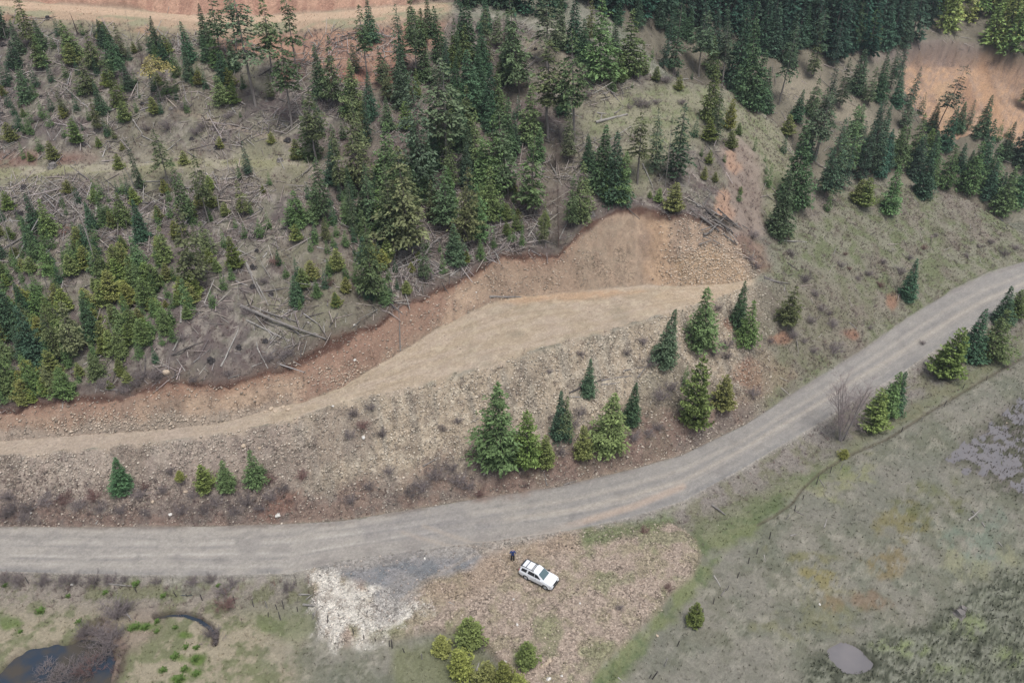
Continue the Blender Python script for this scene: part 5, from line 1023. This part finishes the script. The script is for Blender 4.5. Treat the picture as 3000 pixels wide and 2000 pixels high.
car = bpy.data.objects.new('parked_car', None); COL.objects.link(car); car.location = loc; car.rotation_euler = (0, 0, math.radians(-33)); car.scale = (.96, .96, .96)
tag(car, 'white four-door off-road car with roof rails parked on the rubble beside the standing person', 'car')
def bmobj(name, bm, mat, parent, bevel=0.0, seg=2):
    if bevel: bmesh.ops.bevel(bm, geom=[e for e in bm.edges if e.calc_face_angle(0) > .35], offset=bevel, segments=seg, affect='EDGES', profile=.6, clamp_overlap=True)
    bmesh.ops.recalc_face_normals(bm, faces=bm.faces); me = bpy.data.meshes.new(name); bm.to_mesh(me); bm.free(); me.materials.append(mat)
    return link(name, me, parent)
def box(bm, x0, x1, y0, y1, z0, z1, tx=0, ty=0):
    v = [bm.verts.new(q) for q in ((x0,y0,z0),(x1,y0,z0),(x1,y1,z0),(x0,y1,z0),(x0+tx,y0+ty,z1),(x1-tx,y0+ty,z1),(x1-tx,y1-ty,z1),(x0+tx,y1-ty,z1))]
    for f in ((3,2,1,0),(4,5,6,7),(0,1,5,4),(1,2,6,5),(2,3,7,6),(3,0,4,7)): bm.faces.new([v[i] for i in f])
FX, RX = 1.42, -1.37
def arch(cx, r=.47, n=9): return [(cx + r * math.cos(math.pi * k / n), .40 + r * math.sin(math.pi * k / n)) for k in range(n + 1)]
prof = [(-2.40,.62),(-2.42,.95),(-2.38,1.20),(.95,1.20),(1.55,1.17),(2.05,1.10),(2.28,.98),(2.34,.70),(2.26,.42)] + [(FX + .47, .42)] + arch(FX)[1:-1] + [(FX - .47, .42), (RX + .47, .42)] + arch(RX)[1:-1] + [(RX - .47, .46)]
bm = bmesh.new()
def halfw(x_, z_):
    w_ = .955 if z_ > .5 else .93
    if z_ > 1.0: w_ -= (z_ - 1.0) * .42
    if x_ > 1.7: w_ -= (x_ - 1.7) ** 2 * .30
    if x_ < -2.1: w_ -= (-2.1 - x_) ** 2 * .5
    return w_
Lv = [bm.verts.new((a, 1, b)) for a, b in prof]; Rv = [bm.verts.new((a, -1, b)) for a, b in prof]; n = len(prof)
bm.faces.new(Lv); bm.faces.new(Rv[::-1])
for k in range(n): bm.faces.new((Lv[k], Rv[k], Rv[(k + 1) % n], Lv[(k + 1) % n]))
for co_, no_ in [((0,0,1.0),(0,0,1)),((0,0,.5),(0,0,1)),((0,0,.72),(0,0,1)),((0,0,1.1),(0,0,1))] + [((q,0,0),(1,0,0)) for q in (1.7,1.88,2.0,2.12,2.22,-2.1,-2.25,-1.9,-.85,-.3,.3,.93)]:
    bmesh.ops.bisect_plane(bm, geom=bm.verts[:] + bm.edges[:] + bm.faces[:], plane_co=co_, plane_no=no_)
for v in bm.verts: v.co.y = math.copysign(halfw(v.co.x, v.co.z), v.co.y) if abs(v.co.y) > .5 else v.co.y
body = bmobj('body', bm, M_paint, car, .03)
bm = bmesh.new()
for s in (1, -1):                                        # raised shoulders over the wheels, hood bulge
    for cx in (FX, RX):
        pts = [(cx + .56 * math.cos(math.pi * k / 8), .42 + .55 * math.sin(math.pi * k / 8)) for k in range(9)]; pin = [(cx + .475 * math.cos(math.pi * k / 8), .42 + .46 * math.sin(math.pi * k / 8)) for k in range(9)]
        for k in range(8):
            q = [(pts[k], .945), (pts[k + 1], .945), (pin[k + 1], .985), (pin[k], .985)]
            vs = [bm.verts.new((p_[0], s * (y_ - max(0, p_[0] - 1.7) ** 2 * .3), p_[1])) for p_, y_ in q]; bm.faces.new(vs)
            vs = [bm.verts.new((p_[0], s * (y_ - max(0, p_[0] - 1.7) ** 2 * .3), p_[1])) for p_, y_ in ((pin[k], .985), (pin[k + 1], .985), (pin[k + 1], .90), (pin[k], .90))]; bm.faces.new(vs)
bmobj('wheel_arch_flare', bm, M_paint, body)
bm = bmesh.new(); box(bm, .98, 2.12, -.52, .52, 1.10, 1.215, .10, .10); bmobj('hood_bulge', bm, M_paint, body, .03)
# cabin
bm = bmesh.new()
lo = [(-2.36,.86),(-1.2,.88),(.2,.88),(1.02,.80)]; hi = [(-2.18,.66),(-1.2,.70),(-.2,.70),(.20,.64)]
A = [bm.verts.new((x_, y_, 1.19)) for x_, y_ in lo]; B = [bm.verts.new((x_, y_, 1.74 + (.05 if 0 < i < 3 else 0))) for i, (x_, y_) in enumerate(hi)]
A2 = [bm.verts.new((x_, -y_, 1.19)) for x_, y_ in lo]; B2 = [bm.verts.new((x_, -y_, 1.74 + (.05 if 0 < i < 3 else 0))) for i, (x_, y_) in enumerate(hi)]
for i in range(3):
    bm.faces.new((A[i], A[i + 1], B[i + 1], B[i])); bm.faces.new((A2[i + 1], A2[i], B2[i], B2[i + 1])); bm.faces.new((B[i], B[i + 1], B2[i + 1], B2[i])); bm.faces.new((A[i + 1], A[i], A2[i], A2[i + 1]))
bm.faces.new((A[0], B[0], B2[0], A2[0])); bm.faces.new((A[3], A2[3], B2[3], B[3]))
cabin = bmobj('roof', bm, M_paint, car, .05)
def side_pt(x_, z_, s):                                  # on the sloped cabin side
    t = (z_ - 1.19) / .57; return (x_, s * ((.88 + .012) * (1 - t) + (.70 + .012) * t), z_)
def pane(name, pts, mat, parent, th=.012):
    bm = bmesh.new(); v = [bm.verts.new(p_) for p_ in pts]; f = bm.faces.new(v); bm.normal_update(); nr = f.normal.copy()
    r_ = bmesh.ops.extrude_face_region(bm, geom=[f]); [setattr(q, 'co', q.co + nr * th) for q in r_['geom'] if isinstance(q, bmesh.types.BMVert)]
    return bmobj(name, bm, mat, parent)
for s in (1, -1):
    for nm_, q in (('side_window', [(-.15,1.24),(.72,1.24),(.22,1.64),(-.15,1.68)]), ('side_window', [(-1.15,1.24),(-.20,1.24),(-.20,1.68),(-1.05,1.68)]), ('rear_quarter_window', [(-2.12,1.28),(-1.38,1.24),(-1.26,1.66),(-1.98,1.62)])):
        pts = [side_pt(a, b, s) for a, b in q]
        if s < 0: pts = pts[::-1]
        pane(nm_, [(p_[0], p_[1], p_[2]) for p_ in pts][::-1], M_glass, car)
pane('windshield', [(1.03,-.70,1.24),(1.03,.70,1.24),(.30,.60,1.72),(.30,-.60,1.72)], M_wind, car, .02)
pane('rear_window', [(-2.375,.72,1.27),(-2.375,-.72,1.27),(-2.235,-.60,1.66),(-2.235,.60,1.66)], M_glass, car)
def cyl(bm, c, r, w_, n=20, ax='y'):
    rings = []
    for o in (-w_ / 2, w_ / 2): rings.append([bm.verts.new((c[0] + r * math.cos(6.283 * k / n), c[1] + o, c[2] + r * math.sin(6.283 * k / n))) for k in range(n)])
    for k in range(n): bm.faces.new((rings[0][k], rings[0][(k + 1) % n], rings[1][(k + 1) % n], rings[1][k]))
    bm.faces.new(rings[0][::-1]); bm.faces.new(rings[1])
for cx in (FX, RX):
    for s in (1, -1):
        bm = bmesh.new(); cyl(bm, (0, 0, 0), .40, .26, 24); w_ = bmobj('wheel', bm, M_tyre, car, .03); w_.location = (cx, s * .81, .40)
        bm = bmesh.new(); cyl(bm, (0, s * .125, 0), .235, .03, 20); cyl(bm, (0, s * .15, 0), .05, .03, 8)
        bmobj('rim', bm, M_rim, w_)
        bm = bmesh.new()
        for k in range(6):
            a = k * 1.047; d = Vector((math.cos(a), 0, math.sin(a))); p_ = Vector((-d.z, 0, d.x)); y_ = s * .145
            vs = [bm.verts.new((d * r_ + p_ * o) + Vector((0, y_, 0))) for r_, o in ((.05, .03), (.22, .045), (.22, -.045), (.05, -.03))]; bm.faces.new(vs)
        bmobj('wheel_spoke', bm, M_lamp, w_)
bm = bmesh.new(); box(bm, 2.20, 2.40, -.80, .80, .46, .72, .03, .04); box(bm, 2.26, 2.37, -.46, .46, .76, 1.0, .02, .02); bmobj('front_bumper_grille', bm, M_blk, car, .02)
bm = bmesh.new(); box(bm, 2.19, 2.375, -.86, .86, .66, .78, .02, .02); bmobj('front_bumper', bm, M_paint, car, .03)
bm = bmesh.new(); box(bm, -2.50, -2.34, -.88, .88, .48, .72, .02, .02); bmobj('rear_bumper', bm, M_blk, car, .03)
bm = bmesh.new(); box(bm, -2.443, -2.425, -.26, .26, .80, .92); bmobj('number_plate', bm, M_lamp, car)
for s in (1, -1):
    bm = bmesh.new(); box(bm, 2.06, 2.30, s * .66 - .16, s * .66 + .16, .86, 1.03, .03, .02); bmobj('headlight', bm, M_lamp, car, .02)
    bm = bmesh.new(); box(bm, -2.45, -2.33, s * .80 - .09, s * .80 + .09, .92, 1.24, .01, .01); bmobj('tail_light', bm, M_red, car, .02)
    bm = bmesh.new(); box(bm, .72, .90, s * 1.03 - .11, s * 1.03 + .11, 1.16, 1.34, .02, .02); bmobj('wing_mirror', bm, M_blk if s > 0 else M_paint, car, .025)
    bm = bmesh.new(); box(bm, -.95, .95, s * .90 - .04, s * .90 + .04, .34, .43); bmobj('side_step', bm, M_blk, car, .015)
    bm = bmesh.new(); box(bm, -2.12, -.42, s * .615 - .025, s * .615 + .025, 1.83, 1.875)
    for q in (-2.05, -1.3, -.5): box(bm, q - .05, q + .05, s * .615 - .02, s * .615 + .02, 1.74, 1.83)
    bmobj('roof_rail', bm, M_blk, car)
    for q in (.05, -1.0):
        bm = bmesh.new(); box(bm, q - .10, q + .08, s * .965 - .012, s * .965 + .012, 1.02, 1.055); bmobj('door_handle', bm, M_rim, car)
for q in (-1.55, -.72, -.55):
    bm = bmesh.new(); box(bm, q - .035, q + .035, -.66, .66, 1.875, 1.915); bmobj('roof_rack_bar', bm, M_blk, car)
bm = bmesh.new(); box(bm, -2.34, -2.12, -.64, .64, 1.70, 1.78, .03, .05); bmobj('rear_spoiler', bm, M_blk, car, .02)

# ---------------------------------------------------------------- the person
def skin(name, chains, mat, parent, sub=2, root_i=0):
    """chains: list of [(point, radius)...]; equal points are merged into one joint"""
    key = {}; vs, rs, es = [], [], []
    for ch in chains:
        prev = None
        for p_, r_ in ch:
            kx = tuple(round(a, 4) for a in p_)
            if kx not in key: key[kx] = len(vs); vs.append(p_); rs.append(r_)
            if prev is not None and prev != key[kx]: es.append((prev, key[kx]))
            prev = key[kx]
    me = bpy.data.meshes.new(name); me.from_pydata(vs, es, []); o = bpy.data.objects.new(name, me); COL.objects.link(o)
    md = o.modifiers.new('skin', 'SKIN'); md.use_smooth_shade = True
    for i, r_ in enumerate(rs):
        r_ = r_ if isinstance(r_, tuple) else (r_, r_); o.data.skin_vertices[0].data[i].radius = r_; o.data.skin_vertices[0].data[i].use_root = (i == root_i)
    if sub: s = o.modifiers.new('sub', 'SUBSURF'); s.levels = sub; s.render_levels = sub
    dg = bpy.context.evaluated_depsgraph_get(); m2 = bpy.data.meshes.new_from_object(o.evaluated_get(dg)); bpy.data.objects.remove(o)
    m2.name = name; m2.materials.clear(); m2.materials.append(mat); return link(name, m2, parent)
M_skin = simple('skin', (.52, .34, .27), .6, .3); M_shirt = simple('navy_blue_cloth', (.035, .06, .17), .85, .2, noisy=.25); M_trs = simple('black_cloth', (.016, .016, .019), .85, .2, noisy=.3); M_shoe = simple('black_shoe_leather', (.02, .018, .018), .6, .3); M_hair = simple('short_grey_hair', (.42, .38, .35), .8, .2, noisy=.3)
loc, nrm = hit(1502, 1641)
per = bpy.data.objects.new('person', None); COL.objects.link(per); per.location = loc; per.rotation_euler = (0, 0, math.radians(4)); per.scale = (1.12, 1.12, 1.12)
tag(per, 'person in navy shirt and black trousers standing with bent arms near the white car', 'person')
# faces +y (away from the camera), arms bent in front at the waist
body_ch = [[((0,0,.95),(.15,.11)),((0,0,1.10),(.145,.10)),((0,-.01,1.28),(.165,.115)),((0,-.01,1.42),(.15,.10)),((0,.0,1.50),.056),((0,.01,1.56),.052),((0,.015,1.64),(.075,.09)),((0,.02,1.71),(.078,.095)),((0,.015,1.77),(.05,.06))]]
for s in (1, -1):
    body_ch.append([((0,0,.95),(.15,.11)),((s*.10,0,.90),.095),((s*.125,.02,.50),.062),((s*.135,-.01,.28),.055),((s*.14,-.02,.09),.040),((s*.15,.06,.045),.042),((s*.16,.15,.03),.034)])
    body_ch.append([((0,-.01,1.42),(.15,.10)),((s*.17,-.01,1.43),.070),((s*.245,-.02,1.36),.055),((s*.30,-.05,1.13),.043),((s*.22,.17,1.08),.035),((s*.12,.29,1.10),.026),((s*.085,.335,1.10),(.034,.018))])
    w0 = Vector((s*.085,.335,1.10)); f_ = Vector((-s*.35,.9,.05)).normalized(); sd_ = Vector((s*.9,.35,0)).normalized()
    for k, (off, ln) in enumerate(((.030,.070),(.011,.080),(-.009,.076),(-.028,.060))):
        b0 = w0 + f_ * .03 + sd_ * off; b1 = b0 + f_ * ln * .55 + Vector((0,0,-.006)); b2 = b1 + f_ * ln * .4 + Vector((0,0,-.022))
        body_ch.append([(tuple(w0),(.034,.018)),(tuple(b0),.010),(tuple(b1),.009),(tuple(b2),.007)])
    t0 = w0 - sd_ * .02 + Vector((0,0,.012)); t1 = t0 - sd_ * .03 + f_ * .035 + Vector((0,0,.012)); t2 = t1 + f_ * .028
    body_ch.append([(tuple(w0),(.034,.018)),(tuple(t0),.011),(tuple(t1),.010),(tuple(t2),.008)])
# face and ears grow from the head joint
body_ch.append([((0,.02,1.71),(.078,.095)),((0,.118,1.665),.012),((0,.135,1.655),.008)])
for s in (1, -1): body_ch.append([((0,.02,1.71),(.078,.095)),((s*.088,.01,1.68),(.012,.022))])
pb = skin('body', body_ch, M_skin, per)
skin('shirt', [[((0,0,.84),(.20,.15)),((0,0,.98),(.19,.142)),((0,0,1.12),(.182,.135)),((0,-.01,1.28),(.19,.138)),((0,-.01,1.41),(.165,.118)),((0,0,1.50),(.088,.088))]] + [[((0,-.01,1.41),(.165,.118)),((s*.18,-.01,1.425),.090),((s*.25,-.022,1.35),.078),((s*.285,-.04,1.20),.068),((s*.298,-.048,1.13),.064)] for s in (1, -1)], M_shirt, per)
skin('trousers', [[((0,0,1.04),(.165,.125)),((0,0,.99),(.17,.128)),((0,0,.93),(.172,.130))]] + [[((0,0,.93),(.172,.130)),((s*.105,0,.86),.118),((s*.125,.015,.52),.088),((s*.135,-.008,.30),.080),((s*.142,-.015,.10),.074),((s*.143,-.01,.05),.070)] for s in (1, -1)], M_trs, per)
for s in (1, -1): skin('shoe', [[((s*.142,-.04,.055),.055),((s*.15,.06,.05),.055),((s*.16,.16,.035),.045),((s*.163,.21,.03),.030)]], M_shoe, per)
skin('hair', [[((0,-.035,1.66),(.075,.065)),((0,-.02,1.72),(.084,.085)),((0,.0,1.775),(.062,.075))]], M_hair, per)
for s in (1, -1):
    bm = bmesh.new(); bmesh.ops.create_uvsphere(bm, u_segments=10, v_segments=6, radius=.013); e = bmobj('eye', bm, M_shoe, per); e.location = (s*.032,.108,1.695)
bm = bmesh.new(); box(bm, -.026, .026, .108, .118, 1.612, 1.620); bmobj('mouth', bm, simple('lips', (.40, .18, .16), .6), per)
# foam and pale mud beside the silty pond
bmw = simple('white_foam', (.75, .76, .78), .5, .3)
# ---------------------------------------------------------------- light, sky, camera
wd = bpy.data.worlds.new('World'); scene.world = wd; wd.use_nodes = True
nt = wd.node_tree; bg = nt.nodes['Background']
sky = nt.nodes.new('ShaderNodeTexSky'); sky.sky_type = 'NISHITA'; sky.sun_disc = False
sky.sun_elevation = math.radians(70); sky.sun_rotation = math.radians(150); sky.air_density = 1.0; sky.dust_density = 3.0; sky.ozone_density = 1.0
hs = nt.nodes.new('ShaderNodeHueSaturation'); hs.inputs['Saturation'].default_value = 0.62      # cloud-white sky
nt.links.new(sky.outputs[0], hs.inputs['Color']); nt.links.new(hs.outputs[0], bg.inputs[0]); bg.inputs[1].default_value = 0.112
sl = bpy.data.lights.new('sun', 'SUN'); sl.energy = 2.1; sl.angle = math.radians(24); sl.color = (1.0, 0.985, 0.96)
so = bpy.data.objects.new('sun', sl); COL.objects.link(so)
el, az = math.radians(70), math.radians(150)
sd = Vector((math.sin(az) * math.cos(el), math.cos(az) * math.cos(el), math.sin(el)))
so.rotation_euler = sd.to_track_quat('Z', 'Y').to_euler(); so.location = (0, 0, 150)
cam = bpy.data.cameras.new('camera'); co = bpy.data.objects.new('camera', cam); COL.objects.link(co)
cam.sensor_width = 36; cam.lens = 36 * F_PX / 3000; cam.clip_end = 3000; cam.clip_start = 0.5
co.location = (0, 0, CAM_H); co.rotation_euler = (math.radians(90) - PITCH, 0, 0)
scene.camera = co
scene.view_settings.view_transform = 'Standard'; scene.view_settings.look = 'None'
scene.view_settings.exposure = 0.35; scene.view_settings.gamma = 1.0
scene.render.engine = 'CYCLES'

# slight haze over the valley
hm = bpy.data.materials.new('haze'); hm.use_nodes = True; nt = hm.node_tree; nt.nodes.clear()
ou = nt.nodes.new('ShaderNodeOutputMaterial'); pv = nt.nodes.new('ShaderNodeVolumePrincipled'); pv.inputs['Color'].default_value = (.78, .86, .95, 1); pv.inputs['Density'].default_value = 0.00022; pv.inputs['Anisotropy'].default_value = .2
nt.links.new(pv.outputs[0], ou.inputs['Volume'])
zmin, zmax = float(P[..., 2].min()) - 2, max(CAM_H, float(P[..., 2].max()) + 22) + 3
bm = bmesh.new(); x0, x1, y0, y1 = float(P[..., 0].min()) - 5, float(P[..., 0].max()) + 5, -10.0, float(P[..., 1].max()) + 10
y0 = min(y0, float(P[..., 1].min()) - 5); box(bm, x0, x1, y0, y1, zmin, zmax); hz = bmobj('haze', bm, hm, None); tag(hz, 'thin blue-white air over the valley', kind='stuff')
# ---------------------------------------------------------------- labels: every thing is found by its look and by what it stands beside
ZN = [('beside the creek pool in the straw meadow', 0, 300, 1680, 2300), ('in the meadow right of the pool', 300, 700, 1680, 2300), ('in the meadow beside the white gravel', 700, 1010, 1660, 2300),
 ('at the meadow edge of the rubble', 1010, 1560, 1790, 2300), ('on the rubble parking area', 1010, 2060, 1560, 1790), ('at the lower tip of the rubble', 1560, 1800, 1790, 2300),
 ('in the meadow left of the pond', 1800, 2300, 1600, 2300), ('in the green strip below the road', 2000, 2330, 1330, 1600), ('in the bog near the silty pond', 2300, 3200, 1600, 2300), ('between the cow path and the marsh', 2330, 3200, 1290, 1600),
 ('along the outer verge of the far road', 2480, 3200, 840, 1290), ('on the spur above the far road', 2480, 3200, 560, 900), ('on the spur right of the cut bank', 2230, 2480, 640, 900), ('on the slope above the road bend', 2230, 2560, 900, 1290),
 ('below the right end of the graded pad', 1850, 2240, 830, 1110), ('on the reddish fill toe above the road', 1850, 2260, 1110, 1420), ('in the clump below the fill slope', 1380, 1850, 1040, 1480), ('on the fill slope left of the clump', 900, 1380, 1130, 1560), ('on the bank above the left road', 400, 900, 1300, 1560), ('at the far left of the bank', -100, 400, 1300, 1600),
 ('by the graded pad and its bank', 1280, 2240, 850, 1040), ('beside the log pile at the cut lip', 1980, 2250, 560, 850), ('on the big tan cut bank', 1400, 1980, 700, 850), ('behind the highest cut lip', 1700, 1990, 430, 700), ('above the middle of the red cut lip', 1400, 1700, 560, 760), ('on the red middle cut lip', 1080, 1400, 740, 960), ('above the red lip at its steepest', 850, 1080, 880, 1060), ('on the log-strewn slope above the pad', 560, 860, 830, 1110), ('above the stony bank near the tan boulder', 330, 560, 960, 1210), ('in the thick trees at the left edge', -100, 150, 1000, 1280), ('in the trees above the left lip', 150, 330, 1000, 1280), ('on the narrow left pad', 330, 900, 1180, 1300),
 ('in the thicket under the leaning snags', -100, 180, 800, 1000), ('in the thicket below the grey snag', 180, 380, 800, 1000), ('in the middle-left stand of young firs', 380, 580, 780, 980), ('at the right edge of the thicket', 580, 760, 640, 840), ('on the open slope with stumps', 760, 900, 640, 900),
 ('in the slash below the left track', -100, 240, 500, 640), ('on the far slope below the track', -100, 180, 640, 800), ('below the track left of the snag', 180, 300, 560, 800), ('below the middle of the bench track', 240, 460, 500, 800), ('by the white-trunked tree below the track', 460, 660, 500, 800), ('by the right end of the bench track', 660, 900, 460, 660),
 ('around the red bank over the bench track', -100, 330, 380, 500), ('over the middle of the bench track', 330, 560, 380, 500), ('over the grassy end of the bench track', 560, 900, 380, 500),
 ('on the bare upper left shoulder', -100, 150, 200, 380), ('under the upper left thicket', 150, 330, 260, 380), ('below the grove with the round-topped tree', 330, 560, 240, 380), ('near the bright bushy fir', 560, 760, 240, 380), ('on the slash under the pad bank', 760, 960, 220, 400), ('under the pad bank among thin firs', 960, 1180, 200, 330),
 ('in the top left corner', -100, 150, -50, 200), ('in the thicket beside the charred pole', 150, 330, 40, 260), ('in the grove with the round-topped tree', 330, 560, 40, 240), ('in the tall group against the top road', 560, 760, -50, 240), ('against the red bank of the top pad', 760, 1100, 60, 230), ('at the right end of the top pad', 1100, 1320, -50, 240),
 ('in the central stand, upper part', 1100, 1320, 240, 400), ('in the central stand, left side', 900, 1100, 330, 500), ('in the central stand, middle part', 1100, 1320, 400, 560), ('in the central stand, lower left', 820, 1080, 500, 700), ('in the central stand, lower middle', 1080, 1300, 560, 760), ('at the bottom of the central stand', 850, 1130, 700, 900), ('in the stand right of the bare trunk', 1320, 1500, 240, 480), ('in the stand above the red hollow', 1300, 1500, 480, 740), ('beside the dead fir near the lip', 1500, 1700, 450, 760), ('left of the brush heap', 1500, 1700, 240, 450),
 ('on the ridge left of the grassy saddle', 1480, 1760, 60, 240), ('in the tall group on the saddle', 1720, 1960, 80, 290), ('around the brush heap below the saddle', 1700, 1880, 290, 450), ('on the grassy saddle', 1880, 2130, 240, 460), ('at the top of the bare hill trail', 2100, 2230, 290, 460), ('on the rim of the dark wood', 1940, 2300, 120, 330), ('before the dark wood along the top', 1300, 2300, -60, 160), ('beside the bare hill trail', 1960, 2240, 400, 600), ('in the clump right of the trail', 2220, 2400, 380, 700), ('in the gully above the spur', 2330, 2520, 280, 480), ('on the crest of the grassy spur', 2330, 2600, 440, 640), ('in the stand left of the scar', 2280, 2560, 120, 290), ('at the left foot of the orange scar', 2520, 2740, 200, 420), ('at the right foot of the orange scar', 2740, 3200, 240, 420), ('in the dark stand behind the spur', 2700, 3200, 400, 700), ('in the stand behind the spur crest', 2500, 2720, 400, 600), ('on the wooded upper right slope', 2280, 3200, -60, 240)]
groups = {}
for o, d, px_, py_ in LABELQ:
    zn = None
    for nm_, x0, x1, y0, y1 in ZN:
        if x0 <= px_ < x1 and y0 <= py_ < y1: zn = nm_; break
    if 'criss-cross' in d: zn = 'above the cut bank'
    if zn is None: zn = min(ZN, key=lambda z: abs((z[1] + z[2]) / 2 - px_) + abs((z[3] + z[4]) / 2 - py_))[0]
    groups.setdefault((d, zn), []).append((px_, o))
ORD = ['', 'second', 'third', 'fourth', 'fifth', 'sixth', 'seventh', 'eighth', 'ninth', 'tenth', 'eleventh', 'twelfth']
mx = 0
for (d, zn), L_ in groups.items():
    L_.sort(key=lambda q: q[0]); n = len(L_); mx = max(mx, n)
    short = d.replace(' with ragged gappy crown', '').replace(' on a long bare trunk', '') if n > 1 or len((d + zn).split()) > 15 else d
    for i, (_, o) in enumerate(L_):
        if n == 1: lab = f'{short} {zn}'
        elif i == 0: lab = f'leftmost {short} {zn}'
        elif i == n - 1: lab = f'rightmost {short} {zn}'
        else: lab = f'{ORD[min(i, 11)]} {short} from the left {zn}'
        if len(lab.split()) > 16: lab = lab.replace(' from the left ', ' from left ')
        if len(lab.split()) > 16: lab = lab.replace(' dense ', ' ').replace(' bushy ', ' ')
        o['label'] = lab
print('label groups', len(groups), 'max', mx, 'longest', max(len(o['label'].split()) for o, *_ in LABELQ))
